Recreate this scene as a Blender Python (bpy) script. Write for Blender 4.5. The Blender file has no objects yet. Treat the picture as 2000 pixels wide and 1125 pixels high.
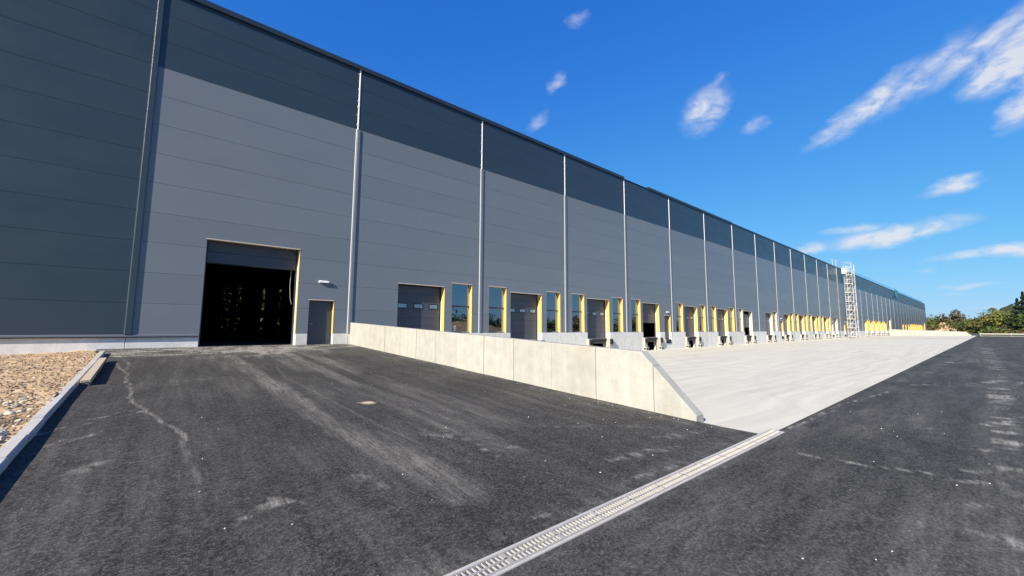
import bpy, bmesh, math, random
import numpy as np
from mathutils import Vector, Matrix, Euler

random.seed(7); np.random.seed(7)
R = math.radians
scene = bpy.context.scene
COL = scene.collection

# ---------------------------------------------------------------- camera
cam_data = bpy.data.cameras.new('camera'); cam = bpy.data.objects.new('camera', cam_data); COL.objects.link(cam)
YAW, PITCH, ROLL = 0.697044, 0.099714, 0.005763
fwd = Vector((math.sin(YAW)*math.cos(PITCH), math.cos(YAW)*math.cos(PITCH), math.sin(PITCH)))
rgt = Vector((math.cos(YAW), -math.sin(YAW), 0)); upv = rgt.cross(fwd)
r2 = rgt*math.cos(ROLL) + upv*math.sin(ROLL); u2 = -rgt*math.sin(ROLL) + upv*math.cos(ROLL)
cam.matrix_world = Matrix(((r2.x, u2.x, -fwd.x, 0), (r2.y, u2.y, -fwd.y, -21.574), (r2.z, u2.z, -fwd.z, 1.6), (0, 0, 0, 1)))
cam_data.sensor_width = 36; cam_data.lens = 36*774.97/2000
cam_data.clip_start = 0.05; cam_data.clip_end = 6000
scene.camera = cam

# ---------------------------------------------------------------- sun, sky, exposure
EL, OFF = R(27.5), R(14.5)                                    # sun low on the left, grazing the facade
S = Vector((-math.cos(EL)*math.cos(OFF), -math.cos(EL)*math.sin(OFF), math.sin(EL)))
sun_d = bpy.data.lights.new('sun', 'SUN'); sun_d.energy = 5.0; sun_d.angle = R(0.53); sun_d.color = (1.0, 0.91, 0.76)
sun = bpy.data.objects.new('sun', sun_d); COL.objects.link(sun)
sun.rotation_euler = S.to_track_quat('Z', 'Y').to_euler()
scene.view_settings.view_transform = 'Standard'; scene.view_settings.look = 'None'
scene.view_settings.gamma = 1.0; scene.view_settings.use_curve_mapping = False
scene.view_settings.exposure = 0.95

world = bpy.data.worlds.new('World'); scene.world = world; world.use_nodes = True
wn, wl = world.node_tree.nodes, world.node_tree.links
wn.clear()
def N(nodes, t, **kw):
    n = nodes.new(t)
    for k, v in kw.items(): setattr(n, k, v)
    return n
wout = N(wn, 'ShaderNodeOutputWorld'); wbg = N(wn, 'ShaderNodeBackground'); wl.new(wbg.outputs[0], wout.inputs[0])
wbg.inputs[1].default_value = 0.09
SKYC = ((.60, .45), (1.2, .95), (3.2, 2.7))
sky = N(wn, 'ShaderNodeTexSky', sky_type='NISHITA'); sky.sun_disc = False
sky.sun_elevation = EL; sky.sun_rotation = math.atan2(S.x, S.y)
sky.altitude = 200; sky.air_density = 1.0; sky.dust_density = 0.3; sky.ozone_density = 2.5
ssep = N(wn, 'ShaderNodeSeparateColor'); wl.new(sky.outputs[0], ssep.inputs[0]); scmb = N(wn, 'ShaderNodeCombineColor')
def M0(op, a, b):
    n = N(wn, 'ShaderNodeMath', operation=op)
    for i, v in enumerate((a, b)):
        if isinstance(v, (int, float)): n.inputs[i].default_value = v
        else: wl.new(v, n.inputs[i])
    return n.outputs[0]
# the same soft shoulder on the whole sky, as a camera gives it: deep blue overhead, pale but not white at the horizon
for i, (ga, gb_) in enumerate(SKYC):
    c = M0('MULTIPLY', ssep.outputs[i], .151); d_ = M0('DIVIDE', M0('MULTIPLY', c, ga), M0('ADD', M0('MULTIPLY', c, gb_), 1.0)); wl.new(M0('MULTIPLY', M0('POWER', d_, (1.36, 1.08, .9)[i]), (1.09*5.75, .97*5.75, 1.03*5.75)[i]), scmb.inputs[i])
tc = N(wn, 'ShaderNodeTexCoord')
sep = N(wn, 'ShaderNodeSeparateXYZ'); wl.new(tc.outputs['Generated'], sep.inputs[0])
def M(op, a, b=None, clamp=False, nodes=wn, links=wl):
    n = N(nodes, 'ShaderNodeMath', operation=op); n.use_clamp = clamp
    for i, v in enumerate((a, b)):
        if v is None: continue
        if isinstance(v, (int, float)): n.inputs[i].default_value = v
        else: links.new(v, n.inputs[i])
    return n.outputs[0]
az = M('ARCTAN2', sep.outputs[1], sep.outputs[0]); el = M('ARCSINE', sep.outputs[2])
comb = N(wn, 'ShaderNodeCombineXYZ'); wl.new(az, comb.inputs[0]); wl.new(el, comb.inputs[1])
# ragged warp of the sky coordinates
nz = N(wn, 'ShaderNodeTexNoise'); nz.inputs['Scale'].default_value = 20; nz.inputs['Detail'].default_value = 8; nz.inputs['Roughness'].default_value = 0.6
mp0 = N(wn, 'ShaderNodeMapping'); mp0.inputs['Scale'].default_value = (1, 1.7, 1); wl.new(comb.outputs[0], mp0.inputs[0]); wl.new(mp0.outputs[0], nz.inputs['Vector'])
wsub = N(wn, 'ShaderNodeVectorMath', operation='SUBTRACT'); wl.new(nz.outputs['Color'], wsub.inputs[0]); wsub.inputs[1].default_value = (0.5, 0.5, 0.5)
wsc = N(wn, 'ShaderNodeVectorMath', operation='MULTIPLY'); wl.new(wsub.outputs[0], wsc.inputs[0]); wsc.inputs[1].default_value = (0.055, 0.024, 0)
wadd = N(wn, 'ShaderNodeVectorMath', operation='ADD'); wl.new(comb.outputs[0], wadd.inputs[0]); wl.new(wsc.outputs[0], wadd.inputs[1])
def sky_dir(px, py):                                        # a direction in the sky, as azimuth and elevation
    d = (fwd + r2*((px-1000)/774.97) + u2*((562.5-py)/774.97)).normalized()
    return math.atan2(d.y, d.x), math.asin(d.z)
# (x, y) of the cloud, half lengths and tilt as angles of the sky, density
CL = [(1378, 215, 50, 42, 30, .72), (1402, 160, 20, 14, 30, .4), (1086, 160, 22, 14, 40, .45), (1052, 236, 26, 14, 30, .4), (1476, 243, 24, 16, 20, .38), (1130, 40, 26, 14, 10, .3),
      (1640, 240, 70, 18, 32, .55), (1700, 205, 90, 26, 33, .9), (1800, 150, 90, 26, 35, .7), (1910, 95, 110, 28, 28, .7), (2010, 60, 100, 30, 25, .9), (1965, 130, 70, 42, 25, 1.3), (2010, 180, 70, 30, 60, .9),
      (1866, 361, 46, 19, 9, .95), (1738, 460, 112, 22, 6, 1.25), (1668, 448, 50, 11, 1, .6), (1581, 487, 30, 13, 10, .85), (1945, 490, 100, 14, 3, .95), (2030, 485, 60, 16, 5, .9), (1893, 558, 45, 7, 2, .42), (1868, 574, 30, 5, 0, .2), (1940, 600, 60, 5, 2, .2), (1806, 527, 20, 8, 2, .22)]
blobs = []
for (x, y, a, b, t, d) in CL:
    A, E = sky_dir(x, y); f = 1.25/math.hypot(774.97, math.hypot(x-1000, y-562))*1.0
    blobs.append((A, E, a*.78*f/max(.5, math.cos(E)), b*.74*f, -t if False else t, d))
rs = random.Random(3)
for k in range(30):                                         # the same scattered fair-weather clouds go on all round
    A = rs.uniform(1.9, 6.0); E = rs.uniform(.06, .8); A = A if A < math.pi else A-2*math.pi
    L = rs.uniform(.04, .13); blobs.append((A, E, L, L*rs.uniform(.2, .45), rs.uniform(-20, 30), rs.uniform(.4, 1.0)))
acc = None
for (A, E, a, b, t, d) in blobs:
    mp = N(wn, 'ShaderNodeMapping', vector_type='TEXTURE'); wl.new(wadd.outputs[0], mp.inputs[0])
    mp.inputs['Location'].default_value = (A, E, 0); mp.inputs['Rotation'].default_value = (0, 0, -R(t)); mp.inputs['Scale'].default_value = (a, b, 1)
    ln = N(wn, 'ShaderNodeVectorMath', operation='LENGTH'); wl.new(mp.outputs[0], ln.inputs[0])
    mr = N(wn, 'ShaderNodeMapRange', interpolation_type='SMOOTHSTEP'); wl.new(ln.outputs['Value'], mr.inputs['Value'])
    mr.inputs['From Min'].default_value = 1.25; mr.inputs['From Max'].default_value = 0.0; mr.inputs['To Min'].default_value = 0; mr.inputs['To Max'].default_value = d
    acc = mr.outputs[0] if acc is None else M('MAXIMUM', acc, mr.outputs[0])
nz2 = N(wn, 'ShaderNodeTexNoise'); nz2.inputs['Scale'].default_value = 24; nz2.inputs['Detail'].default_value = 9; nz2.inputs['Roughness'].default_value = 0.6; nz2.inputs['Distortion'].default_value = .6; wl.new(mp0.outputs[0], nz2.inputs['Vector'])
mrn = N(wn, 'ShaderNodeMapRange'); mrn.clamp = True; wl.new(nz2.outputs['Fac'], mrn.inputs['Value']); mrn.inputs['From Min'].default_value = .34; mrn.inputs['From Max'].default_value = .64
cov = M('MULTIPLY', acc, M('ADD', M('MULTIPLY', mrn.outputs[0], 1.15), 0.38), clamp=True)
cov = M('MULTIPLY', cov, 0.85)
cmix = N(wn, 'ShaderNodeMix', data_type='RGBA'); wl.new(cov, cmix.inputs['Factor'])
wl.new(scmb.outputs[0], cmix.inputs['A']); cmix.inputs['B'].default_value = (4.6, 4.7, 4.95, 1)
wl.new(cmix.outputs['Result'], wbg.inputs[0])

# ---------------------------------------------------------------- mesh helpers
class MB:
    def __init__(s): s.v = []; s.f = []; s.m = []
    def face(s, pts, m=0):
        i = len(s.v); s.v += [tuple(p) for p in pts]; s.f.append(tuple(range(i, i+len(pts)))); s.m.append(m)
    def box(s, x0, x1, y0, y1, z0, z1, m=0):
        i = len(s.v)
        s.v += [(x0, y0, z0), (x1, y0, z0), (x1, y1, z0), (x0, y1, z0), (x0, y0, z1), (x1, y0, z1), (x1, y1, z1), (x0, y1, z1)]
        for f in ((0, 3, 2, 1), (4, 5, 6, 7), (0, 1, 5, 4), (1, 2, 6, 5), (2, 3, 7, 6), (3, 0, 4, 7)):
            s.f.append(tuple(i+k for k in f)); s.m.append(m)
    def cham(s, x0, x1, y0, y1, z0, z1, c=.01, m=0):
        """box with chamfered vertical and top edges"""
        def ring(z, e): return [(x0+e, y0+c*(e == 0)*1+e*0, z)]
        i = len(s.v)
        loops = []
        for z, e in ((z0, 0), (z1-c, 0), (z1, c)):
            a0, a1, b0, b1 = x0+e, x1-e, y0+e, y1-e
            loops.append([(a0+c, b0, z), (a1-c, b0, z), (a1, b0+c, z), (a1, b1-c, z), (a1-c, b1, z), (a0+c, b1, z), (a0, b1-c, z), (a0, b0+c, z)])
        for l in loops: s.v += l
        for k in range(2):
            for j in range(8):
                s.f.append((i+k*8+j, i+k*8+(j+1) % 8, i+(k+1)*8+(j+1) % 8, i+(k+1)*8+j)); s.m.append(m)
        s.f.append(tuple(i+16+j for j in range(8))); s.m.append(m)
        s.f.append(tuple(i+7-j for j in range(8))); s.m.append(m)
    def tube(s, a, b, r, n=6, m=0, r1=None):
        a, b = Vector(a), Vector(b); d = (b-a).normalized()
        u = d.cross(Vector((0, 0, 1)) if abs(d.z) < .9 else Vector((1, 0, 0))).normalized(); w = d.cross(u)
        r1 = r if r1 is None else r1; i = len(s.v)
        for p, q in ((a, r), (b, r1)):
            for k in range(n):
                t = 2*math.pi*k/n; s.v.append(tuple(p+u*math.cos(t)*q+w*math.sin(t)*q))
        for k in range(n):
            s.f.append((i+k, i+(k+1) % n, i+n+(k+1) % n, i+n+k)); s.m.append(m)
        s.f.append(tuple(i+n-1-k for k in range(n))); s.m.append(m); s.f.append(tuple(i+n+k for k in range(n))); s.m.append(m)
    def poly(s, pts, x0, x1, m=0):
        """profile in (y, z) extruded along x"""
        n = len(pts); i = len(s.v)
        s.v += [(x0, y, z) for y, z in pts] + [(x1, y, z) for y, z in pts]
        s.f.append(tuple(i+k for k in range(n))); s.m.append(m); s.f.append(tuple(i+2*n-1-k for k in range(n))); s.m.append(m)
        for k in range(n):
            s.f.append((i+k, i+n+k, i+n+(k+1) % n, i+(k+1) % n)); s.m.append(m)
    def mesh(s, name, mats):
        me = bpy.data.meshes.new(name); me.from_pydata(s.v, [], s.f)
        for mt in mats: me.materials.append(mt)
        if len(mats) > 1: me.polygons.foreach_set('material_index', s.m)
        bm = bmesh.new(); bm.from_mesh(me); bmesh.ops.recalc_face_normals(bm, faces=bm.faces); bm.to_mesh(me); bm.free()
        return me
    def build(s, name, mats, parent=None, loc=(0, 0, 0)):
        if not isinstance(mats, (list, tuple)): mats = [mats]
        return put(name, s.mesh(name, mats), parent, loc)
def put(name, me, parent=None, loc=(0, 0, 0), rot=None):
    o = bpy.data.objects.new(name, me); COL.objects.link(o); o.location = loc
    if rot: o.rotation_euler = rot
    if parent: o.parent = parent
    return o
def tag(o, label=None, cat=None, group=None, kind=None):
    if label: o['label'] = label
    if cat: o['category'] = cat
    if group: o['group'] = group
    if kind: o['kind'] = kind
    return o
def empty(name, loc=(0, 0, 0)):
    o = bpy.data.objects.new(name, None); COL.objects.link(o); o.location = loc; return o
def grid_slab(xs, zs, filled, yfront, yback, edge_mat=1, outer_mat=0, mb=None):
    """wall slab on a grid of cells with holes; yfront is a function of the z index; cut edges take edge_mat"""
    mb = mb or MB(); nx, nz_ = len(xs)-1, len(zs)-1
    F = lambda i, j: 0 <= i < nx and 0 <= j < nz_ and filled(.5*(xs[i]+xs[i+1]), .5*(zs[j]+zs[j+1]))
    for i in range(nx):
        for j in range(nz_):
            if not F(i, j): continue
            a, b, c, d = xs[i], xs[i+1], zs[j], zs[j+1]; y0, y1 = yfront(j), yfront(j+1)
            mb.face([(a, y0, c), (b, y0, c), (b, y1, d), (a, y1, d)], 0)
            mb.face([(b, yback, c), (a, yback, c), (a, yback, d), (b, yback, d)], 0)
            for (di, dj, pts) in ((-1, 0, [(a, yback, c), (a, y0, c), (a, y1, d), (a, yback, d)]), (1, 0, [(b, y0, c), (b, yback, c), (b, yback, d), (b, y1, d)]),
                                  (0, -1, [(a, yback, c), (b, yback, c), (b, y0, c), (a, y0, c)]), (0, 1, [(a, y1, d), (b, y1, d), (b, yback, d), (a, yback, d)])):
                if not F(i+di, j+dj):
                    outer = not (0 <= i+di < nx and 0 <= j+dj < nz_)
                    mb.face(pts, outer_mat if outer else edge_mat)
    return mb

# ---------------------------------------------------------------- materials
def mat(name, base, rough=.6, spec=.5, metal=0.0):
    m = bpy.data.materials.new(name); m.use_nodes = True
    n, l = m.node_tree.nodes, m.node_tree.links; b = n['Principled BSDF']
    b.inputs['Base Color'].default_value = (*base, 1); b.inputs['Roughness'].default_value = rough
    b.inputs['Specular IOR Level'].default_value = spec; b.inputs['Metallic'].default_value = metal
    return m, n, l, b
def coords(n, l, scale=(1, 1, 1), src='Object'):
    t = N(n, 'ShaderNodeTexCoord'); mp = N(n, 'ShaderNodeMapping'); mp.inputs['Scale'].default_value = scale
    l.new(t.outputs[src], mp.inputs[0]); return mp.outputs[0]
def world_coords(n, l, scale=(1, 1, 1)):
    g = N(n, 'ShaderNodeNewGeometry'); mp = N(n, 'ShaderNodeMapping'); mp.inputs['Scale'].default_value = scale
    l.new(g.outputs['Position'], mp.inputs[0]); return mp.outputs[0]
def noise(n, l, vec, scale, detail=4, rough=.55, dist=0):
    x = N(n, 'ShaderNodeTexNoise'); x.inputs['Scale'].default_value = scale; x.inputs['Detail'].default_value = detail
    x.inputs['Roughness'].default_value = rough; x.inputs['Distortion'].default_value = dist; l.new(vec, x.inputs['Vector']); return x.outputs['Fac']
def ramp(n, l, fac, stops):
    x = N(n, 'ShaderNodeValToRGB'); l.new(fac, x.inputs[0]); e = x.color_ramp.elements
    while len(e) < len(stops): e.new(.5)
    for k, (p, c) in enumerate(stops): e[k].position = p; e[k].color = (*c, 1) if len(c) == 3 else c
    return x.outputs[0]
def mix(n, l, fac, a, b, blend='MIX'):
    x = N(n, 'ShaderNodeMix', data_type='RGBA', blend_type=blend)
    for s_, v in (('Factor', fac), ('A', a), ('B', b)):
        if isinstance(v, (int, float)): x.inputs[s_].default_value = v
        elif isinstance(v, tuple): x.inputs[s_].default_value = (*v, 1) if len(v) == 3 else v
        else: l.new(v, x.inputs[s_])
    return x.outputs['Result']
def mm(n, l, op, a, b=None, clamp=False): return M(op, a, b, clamp, n, l)
def bump(n, l, b, h, strength, dist=.01):
    x = N(n, 'ShaderNodeBump'); x.inputs['Strength'].default_value = strength; x.inputs['Distance'].default_value = dist
    l.new(h, x.inputs['Height']); l.new(x.outputs[0], b.inputs['Normal'])
def maprange(n, l, v, a, b, c=0.0, d=1.0):
    x = N(n, 'ShaderNodeMapRange'); x.clamp = True; l.new(v, x.inputs['Value'])
    for k, q in (('From Min', a), ('From Max', b), ('To Min', c), ('To Max', d)): x.inputs[k].default_value = q
    return x.outputs[0]

def panel_mat(name, col, rough=.36, spec=.5):
    m, n, l, b = mat(name, col, rough, spec)
    w = world_coords(n, l); oi = N(n, 'ShaderNodeObjectInfo')
    f1 = noise(n, l, world_coords(n, l, (.35, .35, .9)), 1.0, 4)
    dirt = noise(n, l, world_coords(n, l, (3.0, 1, .35)), 1.5, 5)
    v = mm(n, l, 'ADD', mm(n, l, 'MULTIPLY', oi.outputs['Random'], .07), mm(n, l, 'MULTIPLY', f1, .10))
    v = mm(n, l, 'ADD', v, mm(n, l, 'ADD', mm(n, l, 'MULTIPLY', dirt, .06), .89))
    vm = N(n, 'ShaderNodeVectorMath', operation='SCALE'); vm.inputs[0].default_value = col; l.new(v, vm.inputs['Scale'])
    l.new(vm.outputs[0], b.inputs['Base Color'])
    l.new(maprange(n, l, f1, .3, .7, rough-.05, rough+.06), b.inputs['Roughness'])
    # micro-profiled steel skin: fine horizontal lines and a slight oil-canning
    sz = N(n, 'ShaderNodeSeparateXYZ'); l.new(w, sz.inputs[0])
    prof = mm(n, l, 'SINE', mm(n, l, 'MULTIPLY', sz.outputs[2], 2*math.pi/.0656))
    wav = noise(n, l, world_coords(n, l, (.5, .5, 1.6)), 1.0, 2)
    grain = noise(n, l, w, 260, 2)
    h = mm(n, l, 'ADD', mm(n, l, 'MULTIPLY', prof, .0006), mm(n, l, 'ADD', mm(n, l, 'MULTIPLY', wav, .012), mm(n, l, 'MULTIPLY', grain, .0006)))
    bump(n, l, b, h, .5, 1.0)
    return m
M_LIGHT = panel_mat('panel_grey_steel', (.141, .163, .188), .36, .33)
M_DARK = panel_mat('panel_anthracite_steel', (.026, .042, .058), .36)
M_FLASH = panel_mat('flashing_grey_steel', (.135, .15, .178), .38)
M_COPING = panel_mat('coping_dark_steel', (.02, .03, .045), .4)

def concrete(name, col, var=.25, rough=.85, streak=.15, stain=(.30, .25, .17)):
    m, n, l, b = mat(name, col, rough, .3)
    w = world_coords(n, l); oi = N(n, 'ShaderNodeObjectInfo')
    big = noise(n, l, w, .9, 5, .6); fine = noise(n, l, w, 28, 6, .65)
    st = noise(n, l, world_coords(n, l, (4.5, 4.5, .35)), 1.2, 5, .6)
    v = mm(n, l, 'ADD', mm(n, l, 'MULTIPLY', mm(n, l, 'SUBTRACT', big, .5), var), mm(n, l, 'MULTIPLY', mm(n, l, 'SUBTRACT', st, .5), streak*2))
    v = mm(n, l, 'ADD', v, mm(n, l, 'MULTIPLY', mm(n, l, 'SUBTRACT', fine, .5), .22))
    v = mm(n, l, 'ADD', v, mm(n, l, 'ADD', mm(n, l, 'MULTIPLY', oi.outputs['Random'], .14), .93))
    vm = N(n, 'ShaderNodeVectorMath', operation='SCALE'); vm.inputs[0].default_value = col; l.new(v, vm.inputs['Scale'])
    sm = noise(n, l, world_coords(n, l, (1.8, 1.8, .25)), .9, 4, .6)
    c = mix(n, l, maprange(n, l, sm, .54, .74, 0, .36), vm.outputs[0], stain, 'MIX')
    vo = N(n, 'ShaderNodeTexVoronoi'); vo.inputs['Scale'].default_value = 9; l.new(w, vo.inputs['Vector'])
    pit = maprange(n, l, vo.outputs['Distance'], .03, .07, .55, 1)
    c = mix(n, l, 1.0, c, pit, 'MULTIPLY')
    mot = noise(n, l, w, 3.2, 7, .68); c = mix(n, l, 1.0, c, maprange(n, l, mot, .3, .7, .86, 1.08), 'MULTIPLY')
    l.new(c, b.inputs['Base Color'])
    bump(n, l, b, mm(n, l, 'ADD', mm(n, l, 'MULTIPLY', fine, .5), pit), .25, .004)
    return m
M_WALL = concrete('cast_concrete_cream', (.338, .330, .300), .10, .85, .15)
M_PLINTHL = concrete('precast_concrete_pale', (.66, .65, .63), .08, .8, .10, (.5, .48, .44))
M_PLINTH = concrete('precast_concrete_grey', (.60, .59, .56), .14, .8, .16, (.3, .28, .25))
M_KERB = concrete('kerb_concrete', (.47, .45, .41), .12, .85, .08, (.4, .37, .32))

def yard_mat():
    m, n, l, b = mat('brushed_concrete_yard', (.4, .39, .37), .75, .35)
    w = world_coords(n, l)
    dst = N(n, 'ShaderNodeTexNoise'); dst.inputs['Scale'].default_value = .16; l.new(w, dst.inputs['Vector'])
    wp = N(n, 'ShaderNodeVectorMath', operation='MULTIPLY_ADD'); l.new(dst.outputs['Color'], wp.inputs[0]); wp.inputs[1].default_value = (1.4, 1.4, 0); l.new(w, wp.inputs[2])
    big = noise(n, l, w, .13, 5, .6); mid = noise(n, l, wp.outputs[0], .6, 6, .62)
    ms = N(n, 'ShaderNodeMapping'); ms.inputs['Rotation'].default_value = (0, 0, R(38)); ms.inputs['Scale'].default_value = (.16, 3.0, 1); l.new(wp.outputs[0], ms.inputs[0])
    st = noise(n, l, ms.outputs[0], .9, 6, .65)
    # tyre arcs: rings round a few turning points, thin and broken up
    tot = None
    for (cx, cy, r0, wd) in ((30, -18, 9.5, .11), (30, -18, 11.4, .11), (41, -20, 15, .11), (41.5, -20, 16.8, .13), (60, -22, 17, .15), (60, -22, 19, .15), (24, -30, 15, .1), (85, -20, 14, .17), (86, -20, 16, .17), (34, -3, 9, .1)):
        sb = N(n, 'ShaderNodeVectorMath', operation='SUBTRACT'); l.new(w, sb.inputs[0]); sb.inputs[1].default_value = (cx, cy, 0)
        fl = N(n, 'ShaderNodeVectorMath', operation='MULTIPLY'); l.new(sb.outputs[0], fl.inputs[0]); fl.inputs[1].default_value = (.72, 1, 0)
        ln = N(n, 'ShaderNodeVectorMath', operation='LENGTH'); l.new(fl.outputs[0], ln.inputs[0])
        d = mm(n, l, 'ABSOLUTE', mm(n, l, 'SUBTRACT', ln.outputs['Value'], r0))
        k = maprange(n, l, d, wd*1.5, wd*.3, 0, 1); tot = k if tot is None else mm(n, l, 'MAXIMUM', tot, k)
    tyre = mm(n, l, 'MULTIPLY', tot, maprange(n, l, mid, .4, .62, 0, .10))
    v = mm(n, l, 'ADD', mm(n, l, 'MULTIPLY', mm(n, l, 'SUBTRACT', big, .5), .22), mm(n, l, 'MULTIPLY', mm(n, l, 'SUBTRACT', st, .5), .62))
    v = mm(n, l, 'ADD', v, mm(n, l, 'MULTIPLY', mm(n, l, 'SUBTRACT', mid, .5), .16)); v = mm(n, l, 'SUBTRACT', mm(n, l, 'ADD', v, 1.0), tyre)
    fine = noise(n, l, w, 22, 5, .7); v = mm(n, l, 'ADD', v, mm(n, l, 'MULTIPLY', mm(n, l, 'SUBTRACT', fine, .5), .14))
    vm = N(n, 'ShaderNodeVectorMath', operation='SCALE'); vm.inputs[0].default_value = (.56, .53, .44); l.new(v, vm.inputs['Scale'])
    l.new(vm.outputs[0], b.inputs['Base Color'])
    bump(n, l, b, mm(n, l, 'ADD', mm(n, l, 'MULTIPLY', st, .4), fine), .15, .004)
    return m
M_YARD = yard_mat()

def asphalt_mat(name, stq_scale, brk_scale):
    m, n, l, b = mat(name, (.05, .05, .05), .9, .18)
    w = world_coords(n, l)
    at = N(n, 'ShaderNodeAttribute', attribute_name='dust')
    big = noise(n, l, w, .35, 5, .6); mid = noise(n, l, w, 2.4, 6, .65)
    vo = N(n, 'ShaderNodeTexVoronoi'); vo.inputs['Scale'].default_value = 62; l.new(w, vo.inputs['Vector'])
    sx = N(n, 'ShaderNodeSeparateColor'); l.new(vo.outputs['Color'], sx.inputs[0])
    gr = noise(n, l, w, 42, 3, .7)
    stone = mm(n, l, 'ADD', mm(n, l, 'MULTIPLY', mm(n, l, 'POWER', sx.outputs[0], 2.2), 1.15), mm(n, l, 'MULTIPLY', gr, .75))      # grain by grain
    v = mm(n, l, 'ADD', mm(n, l, 'ADD', mm(n, l, 'MULTIPLY', stone, 1.15), mm(n, l, 'MULTIPLY', maprange(n, l, noise(n, l, w, 19, 4, .75), .3, .7), .5)), -.16)
    v = mm(n, l, 'MULTIPLY', v, mm(n, l, 'ADD', mm(n, l, 'ADD', mm(n, l, 'MULTIPLY', big, .7), mm(n, l, 'MULTIPLY', mid, .5)), .4))
    vm = N(n, 'ShaderNodeVectorMath', operation='SCALE'); vm.inputs[0].default_value = (.047, .0448, .042); l.new(v, vm.inputs['Scale'])
    # film of pale dust, streaky, caught in the grain
    stq = noise(n, l, world_coords(n, l, stq_scale), 1.6, 8, .72)
    clump = noise(n, l, w, 5.5, 7, .75)
    film = mm(n, l, 'ADD', mm(n, l, 'MULTIPLY', maprange(n, l, stq, .42, .78), mm(n, l, 'MULTIPLY', maprange(n, l, big, .3, .65), .30)), mm(n, l, 'MULTIPLY', maprange(n, l, clump, .48, .72), .09))
    brk = maprange(n, l, noise(n, l, world_coords(n, l, brk_scale), 1.6, 8, .78), .42, .60)
    d = mm(n, l, 'MULTIPLY', at.outputs['Fac'], mm(n, l, 'ADD', mm(n, l, 'MULTIPLY', brk, 1.0), .22))
    d = mm(n, l, 'ADD', d, film, clamp=True)
    d = mm(n, l, 'MULTIPLY', d, mm(n, l, 'ADD', mm(n, l, 'MULTIPLY', sx.outputs[1], .6), .55), clamp=True)
    at2 = N(n, 'ShaderNodeAttribute', attribute_name='sand')
    c = mix(n, l, d, vm.outputs[0], (.34, .32, .28)); c = mix(n, l, at2.outputs['Fac'], c, (.50, .43, .31))
    l.new(c, b.inputs['Base Color'])
    l.new(maprange(n, l, sx.outputs[2], 0, 1, .7, 1.0), b.inputs['Roughness'])
    bump(n, l, b, mm(n, l, 'ADD', vo.outputs['Distance'], mm(n, l, 'MULTIPLY', gr, .8)), .45, .006)
    return m
M_ASPH = asphalt_mat('asphalt_ramp', (3.2, .22, 1), (15, 1.1, 15))
M_ROAD = asphalt_mat('asphalt_road', (.35, 2.4, 1), (1.6, 9, 9))

def soil_mat():
    m, n, l, b = mat('sandy_soil', (.3, .22, .14), .95, .2)
    w = world_coords(n, l)
    c = ramp(n, l, noise(n, l, w, 5, 8, .7), [(.3, (.27, .175, .10)), (.5, (.46, .33, .20)), (.7, (.60, .47, .32))])
    at = N(n, 'ShaderNodeAttribute', attribute_name='dark')  # mask of the painted shade, mixed into the soil colour below
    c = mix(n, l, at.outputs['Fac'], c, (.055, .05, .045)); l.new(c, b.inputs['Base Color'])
    bump(n, l, b, noise(n, l, w, 40, 6, .7), .6, .02); return m
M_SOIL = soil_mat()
def stone_mat(name, a, c_):
    m, n, l, b = mat(name, a, .9, .25); oi = N(n, 'ShaderNodeObjectInfo'); w = world_coords(n, l)
    f = mm(n, l, 'ADD', mm(n, l, 'MULTIPLY', noise(n, l, w, 7, 6, .65), .8), mm(n, l, 'MULTIPLY', oi.outputs['Random'], .3))
    l.new(ramp(n, l, f, [(.25, a), (.85, c_)]), b.inputs['Base Color']); bump(n, l, b, noise(n, l, w, 45, 4), .4, .01); return m
M_STONE = stone_mat('limestone', (.40, .33, .22), (.66, .60, .48))
M_STONEG = stone_mat('grey_stone', (.16, .14, .12), (.36, .33, .28))
M_PEB = stone_mat('pale_grit', (.42, .40, .36), (.72, .70, .66))

def simple(name, col, rough=.6, spec=.5, metal=0, var=.25, scale=6, bmp=.1):
    m, n, l, b = mat(name, col, rough, spec, metal); w = world_coords(n, l); oi = N(n, 'ShaderNodeObjectInfo')
    f = noise(n, l, w, scale, 5, .6)
    v = mm(n, l, 'ADD', mm(n, l, 'MULTIPLY', mm(n, l, 'SUBTRACT', f, .5), 2*var), mm(n, l, 'ADD', mm(n, l, 'MULTIPLY', oi.outputs['Random'], .08), .96))
    vm = N(n, 'ShaderNodeVectorMath', operation='SCALE'); vm.inputs[0].default_value = col; l.new(v, vm.inputs['Scale']); l.new(vm.outputs[0], b.inputs['Base Color'])
    if bmp: bump(n, l, b, noise(n, l, w, scale*9, 3), bmp, .005)
    return m
M_FOAM = simple('yellow_insulation_foam', (.66, .42, .10), .8, .3, 0, .10, 5)
M_STRIPG = simple('grey_joint_strip', (.50, .51, .52), .5, .4, 0, .1, 2, 0)
M_STRIP = simple('white_joint_strip', (.72, .72, .70), .5, .4, 0, .1, 2, 0)
M_GREIGE = simple('pale_insulation_core', (.50, .44, .34), .8, .3, 0, .1, 4)
M_REVEAL = simple('pale_reveal', (.60, .56, .50), .7, .3, 0, .08, 3)
M_EDGE = simple('pale_panel_edge', (.55, .47, .40), .6, .4, 0, .1, 3)
M_FRAME = simple('window_frame_grey', (.33, .33, .33), .45, .5, 0, .06, 3, 0)
M_FRAMED = simple('window_frame_anthracite', (.035, .045, .058), .4, .5, 0, .06, 3, 0)
M_BLACK = simple('black_rubber', (.012, .012, .012), .7, .4, 0, .2, 6)
M_DARKIN = simple('dark_interior', (.05, .05, .05), .8, .3, 0, .2, 2, 0)
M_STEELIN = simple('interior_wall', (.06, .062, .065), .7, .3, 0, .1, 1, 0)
M_GALV = simple('galvanised_steel', (.46, .44, .40), .5, .5, .1, .18, 18)
M_SCAF = simple('scaffold_steel', (.50, .49, .46), .5, .5, .1, .12, 8, 0)
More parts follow.
